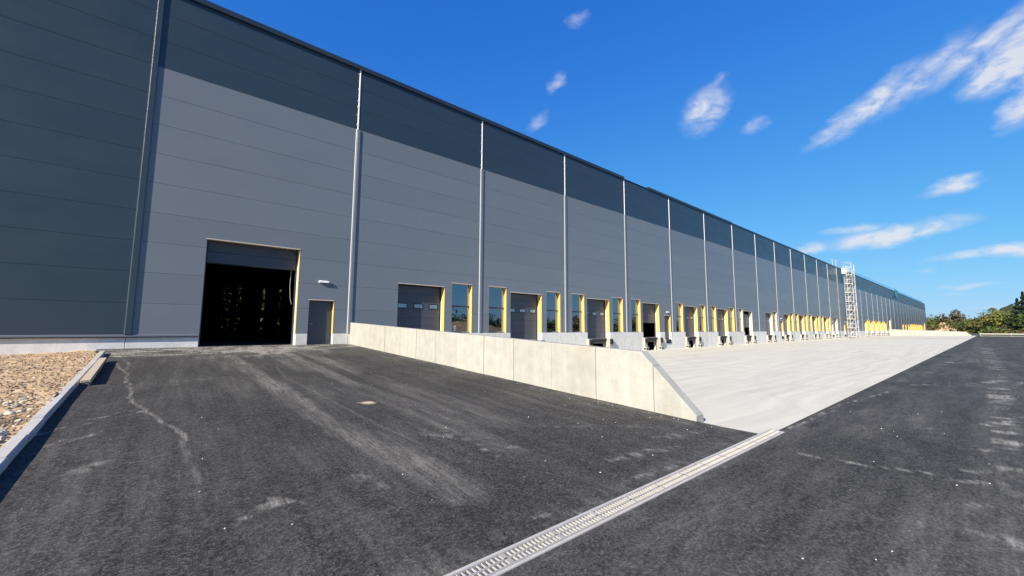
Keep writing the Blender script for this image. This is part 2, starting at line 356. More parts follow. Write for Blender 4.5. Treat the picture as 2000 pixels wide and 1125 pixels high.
M_DECK = simple('scaffold_deck', (.50, .44, .33), .7, .3, 0, .2, 3)
M_WHITE = simple('white_paint', (.78, .78, .76), .5, .5, 0, .05, 3, 0)
M_TIMBER = simple('weathered_timber', (.42, .35, .26), .85, .3, 0, .25, 5)
M_BLUE = simple('blue_net', (.02, .20, .45), .6, .4, 0, .1, 2, 0)
M_TEAL = simple('teal_tarpaulin', (.015, .12, .16), .55, .5, 0, .2, 2)
M_RUST = simple('rusty_grate', (.20, .095, .065), .7, .4, 0, .25, 4)
def door_mat():
    m, n, l, b = mat('door_steel', (.044, .053, .068), .42, .5); w = world_coords(n, l)
    sz = N(n, 'ShaderNodeSeparateXYZ'); l.new(w, sz.inputs[0])
    rib = mm(n, l, 'POWER', mm(n, l, 'ABSOLUTE', mm(n, l, 'SINE', mm(n, l, 'MULTIPLY', sz.outputs[2], math.pi/.098))), .25)
    f = noise(n, l, w, 1.3, 4); vm = N(n, 'ShaderNodeVectorMath', operation='SCALE'); vm.inputs[0].default_value = (.05, .06, .076)
    l.new(mm(n, l, 'ADD', mm(n, l, 'MULTIPLY', f, .3), .85), vm.inputs['Scale']); l.new(vm.outputs[0], b.inputs['Base Color'])
    bump(n, l, b, rib, .6, .006); return m
M_DOOR = door_mat()
def glass(name, tint, ior):
    m, n, l, b = mat(name, tint, .015, .5); b.inputs['IOR'].default_value = ior
    bump(n, l, b, noise(n, l, world_coords(n, l), .8, 1), .02, .2); return m
M_GLASS = glass('dark_window_glass', (.006, .008, .010), 3.0)
M_GLASSB = glass('door_pane_glass', (.14, .18, .22), 2.6)

def leaf_mat(name):
    m, n, l, b = mat(name, (.06, .09, .03), .75, .2)
    at = N(n, 'ShaderNodeAttribute', attribute_name='tint')
    l.new(at.outputs['Color'], b.inputs['Base Color']); b.inputs['Subsurface Weight'].default_value = 0
    tr = N(n, 'ShaderNodeBsdfTranslucent'); l.new(at.outputs['Color'], tr.inputs['Color'])
    mx = N(n, 'ShaderNodeMixShader'); mx.inputs[0].default_value = .25; out = n['Material Output']
    l.new(b.outputs[0], mx.inputs[1]); l.new(tr.outputs[0], mx.inputs[2]); l.new(mx.outputs[0], out.inputs[0]); return m
M_LEAF = leaf_mat('foliage')
M_BARK = simple('bark', (.09, .07, .05), .9, .2, 0, .3, 4)
def grass_mat():
    m, n, l, b = mat('rough_grass_ground', (.07, .08, .03), .95, .15); w = world_coords(n, l)
    c = ramp(n, l, noise(n, l, w, .06, 8, .7), [(.3, (.045, .06, .02)), (.55, (.10, .10, .045)), (.75, (.17, .13, .07))]); l.new(c, b.inputs['Base Color'])
    bump(n, l, b, noise(n, l, w, 3, 6), .6, .2); return m
M_GRASS = grass_mat()

# ---------------------------------------------------------------- the lie of the land
X0, W = -1.537, 8.4
EDGE_Y = -19.32                                             # where the yard meets the road
WALL_X = 6.95
def ramp_z(y): return max(0.0, .705+.0378*y) if y > -18.65 else 0.0
def yard_base(x):                                           # yard level at the foot of the facade
    t = min(1, max(0, (x-25)/90)); return -.55+.22*t
def yard_z(x, y):
    t = max(0, min(1, (y-EDGE_Y)/(-EDGE_Y))); return yard_base(x)*t
def grid(name, xs, ys, zf, mats, attrs=None, parent=None, smooth=False):
    X, Y = np.meshgrid(xs, ys); X, Y = X.ravel(), Y.ravel(); Z = zf(X, Y)
    nx, ny = len(xs), len(ys); i = np.arange(nx-1)[None, :]+np.arange(ny-1)[:, None]*nx; i = i.ravel()
    F = np.stack([i, i+1, i+nx+1, i+nx], 1)
    me = bpy.data.meshes.new(name); me.vertices.add(len(X)); me.vertices.foreach_set('co', np.stack([X, Y, Z], 1).ravel())
    me.loops.add(F.size); me.loops.foreach_set('vertex_index', F.ravel()); me.polygons.add(len(F)); me.polygons.foreach_set('loop_start', np.arange(len(F))*4); me.update(calc_edges=True)
    for mt in mats: me.materials.append(mt)
    for k, fn in (attrs or {}).items():
        a = me.attributes.new(k, 'FLOAT', 'POINT'); a.data.foreach_set('value', fn(X, Y).astype(np.float32))
    if smooth: me.polygons.foreach_set('use_smooth', [True]*len(F))
    return put(name, me, parent)
vz = np.vectorize
NT = {}
def vnoise(x, y, s, seed=0):
    """cheap smooth value noise"""
    if seed not in NT: NT[seed] = np.random.RandomState(seed).rand(256, 256)
    T = NT[seed]; x = x*s; y = y*s
    xi, yi = np.floor(x).astype(int), np.floor(y).astype(int); fx, fy = x-xi, y-yi; fx = fx*fx*(3-2*fx); fy = fy*fy*(3-2*fy)
    g = lambda a, b: T[a % 256, b % 256]
    return (g(xi, yi)*(1-fx)+g(xi+1, yi)*fx)*(1-fy)+(g(xi, yi+1)*(1-fx)+g(xi+1, yi+1)*fx)*fy
def fbm(x, y, s, o=4, seed=0): return sum(vnoise(x, y, s*2**k, seed+k)*.5**k for k in range(o))/sum(.5**k for k in range(o))
def seg_mask(X, Y, pts, w0, w1=None, wob=0.0, seed=0):
    """soft mask round a polyline"""
    w1 = w1 or w0; out = np.zeros_like(X); n = len(pts)-1
    if wob: X = X+(fbm(X, Y, 2.5, 3, seed)-.5)*wob; Y = Y+(fbm(X, Y, 2.5, 3, seed+9)-.5)*wob
    for k in range(n):
        a, b = np.array(pts[k]), np.array(pts[k+1]); d = b-a; L2 = max(1e-9, d@d)
        t = np.clip(((X-a[0])*d[0]+(Y-a[1])*d[1])/L2, 0, 1); dist = np.hypot(X-a[0]-t*d[0], Y-a[1]-t*d[1])
        w = w0+(w1-w0)*(k+t)/n; out = np.maximum(out, np.clip(1.25-dist/w, 0, 1))
    return out
TRAIL = [(-1.75, -4.11), (-1.31, -5.31), (-1.03, -6.9), (-.9, -7.79), (-.84, -8.72), (-.71, -9.73), (-.61, -10.65), (-.61, -11.33), (-.48, -12.05), (-.3, -12.73), (-.13, -13.42), (.03, -14.08), (.15, -14.55), (.15, -14.86), (.21, -15.58), (.23, -16.31), (.24, -16.88), (.25, -17.34), (.29, -17.83)]
def ramp_dust(X, Y):
    n1 = fbm(X*1.0, Y*.25, 2.2, 4, 20); n2 = fbm(X, Y, 1.3, 4, 31); n3 = fbm(X*1.5, Y, 5.0, 4, 77)
    d = np.zeros_like(X)
    d = np.maximum(d, .55*np.clip(2*seg_mask(X, Y, TRAIL[:14], .024, .032, .13, 3), 0, 1)*(.5+.7*n3))
    d = np.maximum(d, .26*np.clip(1.6*seg_mask(X, Y, TRAIL[13:], .032, .025, .16, 5), 0, 1)*np.clip((Y+18.4)/2.5, .15, 1))
    d = np.maximum(d, .42*seg_mask(X, Y, [(-1.44, -4.25), (-1.24, -4.19), (-.98, -5.73), (-.96, -7.04)], .03, .03, .1, 4))
    d = np.maximum(d, .34*seg_mask(X, Y, [(-1.7, -4.0), (-1.0, -3.6), (-.2, -3.2)], .18, .25, .5, 6)*np.clip(2.5*(n3-.35), 0, 1))
    # dusty wheel tracks running down from the open door
    for pts, w, a in (([(1.41, -1.0), (1.56, -6.7), (1.69, -10.5), (1.79, -13.2), (1.92, -15), (2.1, -16.4), (2.25, -18.2)], .26, .34), ([(3.43, -1.2), (3.25, -7.5), (3.23, -10.8), (3.27, -13.4), (3.37, -15.6), (3.45, -17.5)], .24, .30),
                      ([(3.98, -1.2), (3.99, -7), (3.98, -10.9), (4.0, -14), (4.1, -16.5)], .30, .26), ([(1.0, -.3), (1.1, -4), (1.3, -8)], .25, .14), ([(2.6, -.5), (2.8, -5), (2.9, -9)], .35, .16)):
        d = np.maximum(d, 1.25*a*np.clip(1.9*seg_mask(X, Y, pts, w*.8, w*1.0, .16, 8), 0, 1)*np.clip(.15+2.2*(fbm(X*4.0, Y*.35, 1.8, 4, 20)-.28), 0, 1.2)*np.clip(1.2+Y*.035, .35, 1))
    d = np.maximum(d, .30*seg_mask(X, Y, [(2.35, -7.76), (2.15, -10.38), (2.3, -12.18), (2.36, -14.08), (2.44, -15.52), (2.57, -16.77)], .022, .018, .05, 2))
    # dust drifted along the threshold
    d = np.maximum(d, .42*np.clip(1+Y/2.2, 0, 1)*np.clip(.4+1.6*(n3-.3), 0, 1))
    d = np.maximum(d, 1.5*np.clip(1.2-np.abs(Y+1.2+2.2*(fbm(X, Y*0, .5, 3, 60)-.5))/1.7, 0, 1)*np.clip(4.0*(fbm(X*.6, Y*1.2, 2.4, 5, 41)-.40), 0, 1))
    d = np.maximum(d, 1.6*np.clip(1.25-np.hypot((X-2.6)/2.8, (Y+1.6)/3.4), 0, 1)*np.clip(4.0*(fbm(X*1.6, Y*.5, 2.2, 5, 141)-.42), 0, 1))
    d = np.maximum(d, 1.2*np.clip(1.2-np.abs(Y+3.1-.28*(X+1))/.8, 0, 1)*(X < 2)*np.clip(4.5*(fbm(X*.8, Y*1.6, 2.6, 5, 241)-.47), 0, 1))
    d = np.maximum(d, .22*np.clip(1+Y/6, 0, 1)*np.clip(2.5*(n2-.35), 0, 1))
    # grit by the wall foot, scrapes and footprints of dried mud
    d = np.maximum(d, .34*np.clip(1-(WALL_X-X)/.55, 0, 1)*np.clip(3*(n3-.42), 0, 1))
    for pts, w, a in (([(-1.3, -13.62), (-.87, -13.0), (-.4, -12.54)], .06, .5), ([(-1.18, -14.5), (-.72, -13.87)], .08, .4), ([(-.81, -15.5), (-.56, -15.3)], .1, .4), ([(-.9, -13.3), (-.25, -12.7)], .05, .4), ([(.63, -17.35), (.88, -17.6)], .09, .45), ([(.5, -17.6), (.55, -17.9)], .06, .5),
                      ([(4.06, -18.5), (4.84, -18.62), (5.31, -18.83)], .08, .42), ([(3.92, -19.1), (4.6, -19.1)], .05, .5), ([(3.11, -17.14), (3.18, -17.65)], .07, .45), ([(3.3, -17.1), (3.5, -17.5)], .06, .45), ([(2.37, -18.95), (2.83, -19.1)], .03, .4),
                      ([(4.4, -16.9), (5.2, -17.4), (6.3, -18.2)], .08, .22), ([(1.5, -17.3), (1.75, -17.9)], .09, .3), ([(1.9, -16.6), (2.3, -17.3)], .1, .26), ([(2.9, -16.2), (3.2, -16.9)], .1, .3), ([(5.6, -18.4), (6.6, -18.75)], .12, .3), ([(-1.6, -6.2), (-1.2, -6.1)], .06, .3), ([(.3, -9.6), (1.0, -9.4)], .07, .18)):
        d = np.maximum(d, 1.15*a*np.clip(1.8*seg_mask(X, Y, pts, w, w, .3, 12), 0, 1)*np.clip(6*(fbm(X, Y, 9, 4, 171)-.44), 0, 1.1))
    d = np.maximum(d, .3*np.clip(1-np.abs(Y+19.1)/.25, 0, 1)*np.clip(3*(n3-.4), 0, 1))
    return np.clip(d, 0, 1.3)
def ramp_sand(X, Y):
    s_ = .95*np.clip(1.5*(1-np.hypot((X-2.85)/.16, (Y+13.98)/.17)+.5*(fbm(X, Y, 9, 3, 3)-.5)), 0, 1)
    s_ = np.maximum(s_, .5*seg_mask(X, Y, [(2.7, -13.9), (2.78, -13.9)], .04, .04, .05, 2))
    for (x, y, a, b) in ((3.0, -3.2, .5, .8), (3.6, -3.6, .3, .5), (-1.6, -2.9, .4, .5), (2.2, -2.2, .6, .5)): s_ = np.maximum(s_, .55*np.clip(1.3-np.hypot((X-x)/a, (Y-y)/b), 0, 1)*np.clip(3*(fbm(X, Y, 3.5, 4, 8)-.45), 0, 1))
    return s_
def kerb_x(y): return -1.28-.046*(y+14.5)                   # right-hand top edge of the kerb
# ramp: one sheet from the channel up to the doors, wrapping round the kerb's end at the facade
ny = 620; ys = np.linspace(-19.215, .30, ny); us = np.linspace(0, 1, 300)
def ramp_sheet():
    xl = np.where(ys < -1.9, [kerb_x(y)-.05 for y in ys], -1.9-.35*np.clip((ys+1.9)/1.2, 0, 1)**.7)
    X = xl[:, None]+(WALL_X+.02-xl[:, None])*us[None, :]; Y = np.repeat(ys[:, None], len(us), 1)
    Z = np.vectorize(ramp_z)(Y)+.012*(fbm(X, Y, .35, 2, 5)-.5)
    X, Y, Z = X.ravel(), Y.ravel(), Z.ravel(); nx = len(us)
    i = (np.arange(nx-1)[None, :]+np.arange(ny-1)[:, None]*nx).ravel(); F = np.stack([i, i+1, i+nx+1, i+nx], 1)
    me = bpy.data.meshes.new('asphalt_ramp'); me.from_pydata(np.stack([X, Y, Z], 1).tolist(), [], F.tolist()); me.materials.append(M_ASPH)
    for k, fn in (('dust', ramp_dust), ('sand', ramp_sand)):
        a = me.attributes.new(k, 'FLOAT', 'POINT'); a.data.foreach_set('value', fn(X, Y).astype(np.float32))
    return put('asphalt_ramp', me)
tag(ramp_sheet(), 'dark asphalt ramp rising to the open drive-in door', kind='structure')

# yard and road
def spaced(a, b, d0, g):
    out = [a]; d = d0
    while out[-1] < b: out.append(out[-1]+d); d *= g
    out[-1] = b; return np.array(out)
tag(grid('concrete_yard', spaced(WALL_X+.02, 186, .5, 1.03), np.linspace(EDGE_Y, .05, 40), lambda X, Y: np.vectorize(yard_z)(X, Y)+.006*(fbm(X, Y, .2, 2)-.5), [M_YARD], smooth=True), 'pale concrete yard in front of the dock doors', kind='structure')
def road_dust(X, Y):
    n1 = fbm(X*.35, Y*1.6, 1.6, 4, 50); n3 = fbm(X, Y, 5, 4, 70)
    d = np.zeros_like(X)
    tyre = [(3.5, -21.63), (8, -21.62), (13, -21.63), (17.4, -21.64), (26.5, -21.67), (40, -21.5), (56, -21.31)]
    lug = np.clip(3.2*(fbm(X*2.4+.8*Y, Y*.35, 1.3, 2, 14)-.5), 0, 1)
    d = np.maximum(d, 1.3*np.clip(1.8*seg_mask(X, Y, tyre, .07, .34, .08, 3), 0, 1)*np.clip(1.6*lug, 0, 1)*np.clip(.25+3*(fbm(X, Y*0, .7, 3, 4)-.35), 0, 1))
    d = np.maximum(d, .28*seg_mask(X, Y, tyre, .16, .6, .1, 3)*np.clip(3*(n3-.38), 0, 1))
    for pts, w, a in (([(6.2, -19.5), (6.3, -20.2), (6.36, -20.66), (6.6, -21.1)], .03, .5), ([(4.65, -20.68), (4.82, -21.1), (5.08, -21.61)], .045, .42), ([(7.66, -19.39), (11, -19.46), (14.2, -19.81)], .03, .6), ([(16.6, -20.07), (17.3, -20.59)], .12, .6), ([(29.2, -20), (30, -20.5)], .25, .7),
                      ([(8.2, -21.35), (8.9, -21.7)], .09, .7), ([(6.4, -21.2), (6.7, -21.55)], .06, .6), ([(10.5, -21.4), (11.5, -21.75)], .08, .6), ([(14, -21.5), (15.5, -21.9)], .1, .6), ([(19, -21.4), (20.5, -21.8)], .12, .6), ([(7, -21.3), (7.3, -21.55)], .06, .6), ([(5.6, -21.3), (5.8, -21.5)], .05, .5), ([(12, -21.9), (13.5, -22.1)], .05, .5), ([(18, -21.9), (22, -22.4)], .08, .4), ([(9.2, -20.3), (9.6, -20.9)], .06, .35), ([(20, -19.9), (40, -20.4), (90, -22)], .3, .16), ([(15, -22.4), (60, -25), (110, -30)], .5, .2), ([(30, -21), (80, -20.6), (150, -21)], .35, .18)):
        d = np.maximum(d, 1.3*a*np.clip(1.8*seg_mask(X, Y, pts, w*.8, w*.8, .12, 12), 0, 1)*np.clip(3.6*(n3-.36), 0, 1.2))
    d = np.maximum(d, .16*np.clip(3*(n1-.45), 0, 1)); d = np.maximum(d, .3*np.clip(1-np.abs(Y+19.5)/.2, 0, 1)*np.clip(3*(n3-.45), 0, 1)*(X < 8))
    return np.clip(d, 0, 1)
rx = np.concatenate([-spaced(4, 90, .6, 1.15)[::-1], np.arange(-3.94, 12, .075), spaced(12, 176, .09, 1.02)]); ry = -np.concatenate([np.arange(19.425, 23.6, .06), spaced(23.6, 62, .08, 1.12)])[::-1]
def road_z(X, Y): return .004+.01*(fbm(X, Y, .3, 2, 8)-.5)+np.where(Y < -30, -.0, 0)
ro = grid('asphalt_road', rx, ry, road_z, [M_ROAD], {'dust': road_dust, 'sand': lambda X, Y: X*0}); tag(ro, 'dark asphalt road along the yard', kind='structure')
# narrow asphalt shoulder between the end of the channel and the yard
tag(grid('asphalt_shoulder', spaced(7.36, 176, .08, 1.04), np.array([-19.43, -19.38, EDGE_Y-.004]), lambda X, Y: .006+.02*(fbm(X, Y, 1.2, 2, 18)-.5)*(Y < -19.4), [M_ROAD], {'dust': road_dust, 'sand': lambda X, Y: X*0}), 'strip of asphalt beside the yard edge', kind='structure')
# big ground sheet with an opening for the site
gb = MB()
hx0, hx1, hy0, hy1 = -40, 332, -19.0, 92
B = 3500
for a, b_, c, d in ((-B, hx0, -B, B), (hx1, B, -B, B), (hx0, hx1, -B, hy0), (hx0, hx1, hy1, B)): gb.face([(a, c, -.06), (b_, c, -.06), (b_, d, -.06), (a, d, -.06)])
gb.face([(hx0, hy0, -1.2), (hx1, hy0, -1.2), (hx1, hy1, -1.2), (hx0, hy1, -1.2)])
for p, q in (((hx0, hy0), (hx1, hy0)), ((hx1, hy0), (hx1, hy1)), ((hx1, hy1), (hx0, hy1)), ((hx0, hy1), (hx0, hy0))): gb.face([(*p, -1.2), (*q, -1.2), (*q, -.06), (*p, -.06)])
tag(gb.build('ground', M_GRASS), 'rough grassy ground reaching to the horizon', kind='structure')
tag(grid('far_ramp', np.array([185.2, 250, 331.]), np.linspace(-19.3, .3, 9), lambda X, Y: np.vectorize(ramp_z)(Y)+.0, [M_ASPH], {'dust': lambda X, Y: X*0+.1, 'sand': lambda X, Y: X*0}), 'asphalt behind the far retaining wall', kind='structure')

# ---------------------------------------------------------------- the warehouse
wh = empty('warehouse', (X0, 0, 0)); tag(wh, 'long grey panel-clad warehouse with a row of loading docks', 'warehouse')
wx = -X0                                                    # children are placed in local x = world x - X0
PB = 1.24; RH = 1.2456
ROWS = [(PB+RH*k, PB+RH*(k+1)) for k in range(9)] + [(PB+RH*9+1.19*k, PB+RH*9+1.19*(k+1)) for k in range(3)]
ROOF = ROWS[-1][1]; DOCKZ = .72
# openings of each bay, local x in the bay: kind, x0, x1, z0, z1
def win(a): return ('window', a, a+1.5, PB, 4.42)
WIN_L, WIN_R, DOCK = win(.78), win(6.27), ('dock', 2.68, 5.72, DOCKZ, 4.13)
PD = lambda a: ('side_door', a, a+1.2, .5, 3.0)
DRIVE = ('drive', .72+1.537, 4.38+1.537, .70, 5.41)
BAYS = {0: [DRIVE, ('side_door', 4.92+1.537, 6.09+1.537, .70, 2.95)], 1: [DOCK, WIN_R], 2: [WIN_L, DOCK, WIN_R], 3: [WIN_L, DOCK, WIN_R], 4: [WIN_L, DOCK, PD(6.75)], 5: [WIN_L, DOCK, WIN_R], 6: [WIN_L, DOCK, WIN_R], 7: [WIN_L, DOCK],
        8: [DOCK, WIN_R], 9: [PD(.9), DOCK, WIN_R], 10: [WIN_L, DOCK, WIN_R], 11: [WIN_L, DOCK, WIN_R], 12: [WIN_L, DOCK, WIN_R], 13: [PD(.45), DOCK], 14: [PD(3.3), WIN_R], 17: [DOCK, WIN_R], 18: [WIN_L, DOCK, WIN_R], 19: [WIN_L, DOCK, WIN_R], 20: [WIN_L, DOCK, WIN_R], 21: [WIN_L, DOCK], 22: [('drive', 3.4, 7.1, .70, 5.41)],
        26: [DOCK], 27: [DOCK], 28: [DOCK, PD(6.75)], 29: [WIN_L, DOCK, WIN_R], 30: [WIN_L, DOCK, WIN_R], 31: [WIN_L, DOCK, WIN_R], 32: [WIN_L, DOCK, WIN_R], 33: [WIN_L, DOCK, WIN_R], 34: [WIN_L, DOCK, WIN_R], 35: [DOCK], 36: [('drive', 3.0, 6.6, .7, 5.41)]}
PALE = (7, 8, 13)
FIRST, LAST, LASTB = -3, 15, 38
def hole(ops): return lambda x, z: not any(a < x < b and c < z < d for _, a, b, c, d in ops)
PT = .20                                                    # panel thickness
cache = {}
def panel_meshes(row, ops, dark, core):
    """the panel pieces of one row of one bay, split where an opening takes the whole row"""
    z0, z1 = ROWS[row]; z0 += .0035; z1 -= .0035
    rel = tuple(o for o in ops if o[3] < z1 and o[4] > z0); key = (row, rel, dark, core.name)
    if key in cache: return cache[key]
    spans, x = [], .05
    for o in sorted(rel, key=lambda o: o[1]):
        if o[3] <= z0 and o[4] >= z1: spans.append((x, o[1])); x = o[2]
    spans.append((x, W-.05)); out = []
    for xa, xb in spans:
        if xb-xa < .02: continue
        r2_ = [o for o in rel if o[1] < xb and o[2] > xa]
        xs = sorted({xa, xb} | {v for o in r2_ for v in (o[1], o[2])}); zs = sorted({z0, z0+.007, z1-.007, z1} | {o[4] for o in r2_ if z0 < o[4] < z1} | {o[3] for o in r2_ if z0 < o[3] < z1}); nz_ = len(zs)
        mb = grid_slab(xs, zs, hole(r2_), lambda j: .005 if j in (0, nz_-1) else 0.0, PT)
        # a run's ends that border an opening show the foam core
        for k, f in enumerate(mb.f):
            vx = [mb.v[i][0] for i in f]
            if max(vx)-min(vx) < 1e-6 and .06 < vx[0] < W-.06: mb.m[k] = 1
        out.append(mb.mesh('wall_panel', [M_DARK if dark else M_LIGHT, core]))
    cache[key] = out; return out
rest = MB(); restd = MB()
for b in range(FIRST, LASTB):
    ops = BAYS.get(b, [])
    for r in range(12):
        dark = b < 0 or r >= 9
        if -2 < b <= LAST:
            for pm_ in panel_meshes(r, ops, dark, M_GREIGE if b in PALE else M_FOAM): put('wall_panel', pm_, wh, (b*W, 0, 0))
        else:
            z0, z1 = ROWS[r]; rel = [(k, a+b*W, c+b*W, e, f) for k, a, c, e, f in ops if e < z1 and f > z0]
            xs = sorted({b*W+.05, b*W+W-.05} | {v for o in rel for v in (o[1], o[2])}); zs = sorted({z0+.009, z1-.009} | {o[4] for o in rel if z0 < o[4] < z1})
            grid_slab(xs, zs, hole(rel), lambda j: 0.0, PT, mb=restd if dark else rest)
tag(rest.build('distant_panels', [M_LIGHT, M_FOAM], wh), kind='stuff'); tag(restd.build('distant_dark_panels', [M_DARK, M_FOAM], wh), kind='stuff')
# structural wall behind the panels, with the same openings
xs, zsw = [FIRST*W], {-.9, PB, ROOF, .5, .7, DOCKZ, 2.95, 3.0, 4.13, 4.42, 5.41}
allops = [(k, a+b*W, c+b*W, d, e) for b, ops in BAYS.items() for k, a, c, d, e in ops]
pits = [('pit', o[1]+.33, o[2]-.33, -.95, .31) for o in allops if o[0] == 'dock']
xs = sorted({FIRST*W, LASTB*W} | {v for o in allops+pits for v in o[1:3]}); zsw = sorted(zsw | {.31})
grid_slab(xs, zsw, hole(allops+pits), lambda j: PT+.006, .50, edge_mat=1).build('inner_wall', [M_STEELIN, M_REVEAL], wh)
# reveal boards: yellow at window and door jambs inside the panel line; thin pale trims over the lintels
trim_cache = {}
def drip(b, o):
    k, a, c, z0, z1 = o; key = (k, a, c)
    if key not in trim_cache:
        mb = MB(); mb.box(a-.03, c+.03, -.022, .03, z1-.035, z1+.0, 0); trim_cache[key] = mb.mesh('lintel_trim', [M_EDGE])
    put('lintel_trim', trim_cache[key], wh, (b*W, 0, 0))
# ---- windows
def window_meshes():
    a, c, z0, z1 = 0, 1.5, PB+.012, 4.42; y = .225; f = .07; zt = 2.95
    fr = MB()
    fr.box(a, a+f, y, y+.08, z0, z1); fr.box(c-f, c, y, y+.08, z0, z1); fr.box(a+f, c-f, y, y+.08, z0, z0+f); fr.box(a+f, c-f, y, y+.08, z1-f, z1)
    tr = MB(); tr.box(a+f, c-f, y-.02, y+.08, zt-.05, zt+.05)
    p1 = MB(); p1.box(a+f, c-f, y+.03, y+.055, z0+f, zt-.05); p2 = MB(); p2.box(a+f, c-f, y+.03, y+.055, zt+.05, z1-f)
    sl = MB(); sl.box(a-.0, c+.0, .10, y-.002, z0-.01, z0+.03)
    return fr.mesh('window', [M_FRAME]), tr.mesh('transom', [M_FRAMED]), p1.mesh('pane', [M_GLASS]), p2.mesh('pane', [M_GLASS]), sl.mesh('sill', [M_FRAMED])
WM = window_meshes()
foamj = MB()
for xx in (0.0, 1.5): foamj.box(xx-.012 if xx else .0, xx if xx else .012, PT+.001, .225, PB+.012, 4.42)
FOAMJ = foamj.mesh('window_reveal', [M_FOAM]); FOAMP = foamj.mesh('window_reveal', [M_GREIGE])
def add_window(b, o):
    x = b*W+o[1]; f = put('window', WM[0], wh, (x, 0, 0))
    for nm, me in (('transom', WM[1]), ('pane', WM[2]), ('pane', WM[3]), ('sill', WM[4]), ('reveal', FOAMP if b in PALE else FOAMJ)): put(nm, me, f)
    drip(b, o)
# ---- dock doors
DW = DOCK[2]-DOCK[1]
def dock_meshes():
    y = .44
    rail = MB(); rail.box(0.0, .06, y-.02, y+.10, DOCKZ, 4.13); rail.box(DW-.06, DW, y-.02, y+.10, DOCKZ, 4.13); rail.box(.06, DW-.06, y-.02, y+.1, 4.05, 4.13)
    sec = MB(); h = .475; sec.cham(0, DW-.12, 0, .05, 0, h-.008, .006)
    pf = MB()
    for a, c, d, e in ((0, .62, 0, .05), (0, .62, .27, .32), (0, .05, .05, .27), (.57, .62, .05, .27)): pf.box(a, c, -.012, .004, d, e)
    pn = MB(); pn.box(.05, .57, -.006, .003, .05, .27)
    return rail.mesh('dock_door', [M_BLACK]), sec.mesh('door_section', [M_DOOR]), pf.mesh('pane_frame', [M_BLACK]), pn.mesh('pane', [M_GLASSB])
DM = dock_meshes()
lj = MB(); lj.box(0, .014, PT+.001, .31, PB, 4.13); LJL = lj.mesh('jamb_liner', [M_FOAM]); LJLP = lj.mesh('jamb_liner', [M_GREIGE])
pier_mb = {}
def box_mesh(name, m, *a):
    mb = MB(); mb.cham(*a, c=.012) if len(a) == 6 else None; return mb.mesh(name, [m])
BUMP = box_mesh('bumper', M_BLACK, 0, .34, -.10, 0, 0, .42)
SLOT = None
def add_dock(b, o, raised=0.0, panes=True, detail=True):
    x = b*W+o[1]; d = put('dock_door', DM[0], wh, (x, 0, 0)); h = .475
    for xx_ in (0.0, DW-.014): put('jamb_liner', LJLP if b in PALE else LJL, d, (xx_, 0, 0))
    for k in range(7):
        z = DOCKZ+.01+raised+k*h
        if z+h > 4.2: break
        put('door_section', DM[1], d, (.06, .45, z))
    if panes and not raised:
        for k in range(3):
            put('pane_frame', DM[2], d, (.18+k*1.02, .45, DOCKZ+.01+4*h+.07)); put('pane', DM[3], d, (.18+k*1.02, .45, DOCKZ+.01+4*h+.07))
    drip(b, o)
    yb = yard_base(b*W+X0+4)
    lv = MB(); lv.box(o[1]+.34, o[2]-.34, .05, .44, DOCKZ-.14, DOCKZ-.004); lv.box(o[1]+.5, o[2]-.5, .12, .2, .28, DOCKZ-.14); lv.build('dock_leveller', M_DARKIN, wh, (b*W, 0, 0))
    for xa in (o[1]-.12, o[2]-.33):
        p = MB(); p.cham(0, .45, -.24, .30, yb-.1, DOCKZ-.01, c=.012); p.box(-.0, .45, -.37, -.243, yb-.1, yb+.36)
        pm = p.build('dock_pier', M_WALL, wh, (b*W+xa, 0, 0))
        put('bumper', BUMP, pm, (.06, -.243, DOCKZ-.50))
        s_ = MB(); s_.box(-.006, .2, -.33, -.12, yb+.10, yb+.25); s_.box(.08, .37, -.376, -.3, yb+.10, yb+.25); s_.build('slot', M_BLACK, pm)
# ---- side doors
def add_side_door(b, o, lamp=True, lx=None):
    k, a, c, z0, z1 = o; x = b*W+a; w = c-a
    f = MB(); y = .24
    f.box(0, .05, y-.03, y+.08, z0, z1); f.box(w-.05, w, y-.03, y+.08, z0, z1); f.box(.05, w-.05, y-.03, y+.08, z1-.05, z1); fr = f.build('side_door', M_FRAMED, wh, (x, 0, 0))
    l = MB(); l.cham(.055, w-.055, y, y+.05, z0+.02, z1-.055, c=.006); lo = l.build('door_leaf', M_DOOR, fr)
    h = MB(); h.tube((.13, y-.06, z0+1.05), (.27, y-.06, z0+1.05), .011, 8); h.tube((.14, y, z0+1.05), (.14, y-.06, z0+1.05), .011, 8); h.build('handle', M_GALV, fr)
    s_ = MB(); s_.box(0, w, .02, y+.1, z0-.04, z0+.012); s_.build('threshold', M_FRAMED, fr)
    fj = MB(); fj.box(0, .012, PT+.001, y-.03, PB, z1); fj.box(w-.012, w, PT+.001, y-.03, PB, z1); fj.build('reveal', M_FOAM, fr)
    drip(b, o)
    if b and z0 < .6:
        st = MB(); st.box(.15, w-.15, -.1, -.032, z0-.42, z0-.05); st.build('door_buffer', M_BLACK, fr)
LAMP = MB(); LAMP.cham(0, .5, -.12, -.02, 0, .10, c=.03); LAMPM = LAMP.mesh('wall_lamp', [M_WHITE]); LB = MB(); LB.box(.15, .35, -.021, .01, .02, .09); LBM = LB.mesh('bracket', [M_FRAMED])
def add_lamp(x, z):
    l = put('wall_lamp', LAMPM, wh, (x-X0, 0, z)); put('bracket', LBM, l)
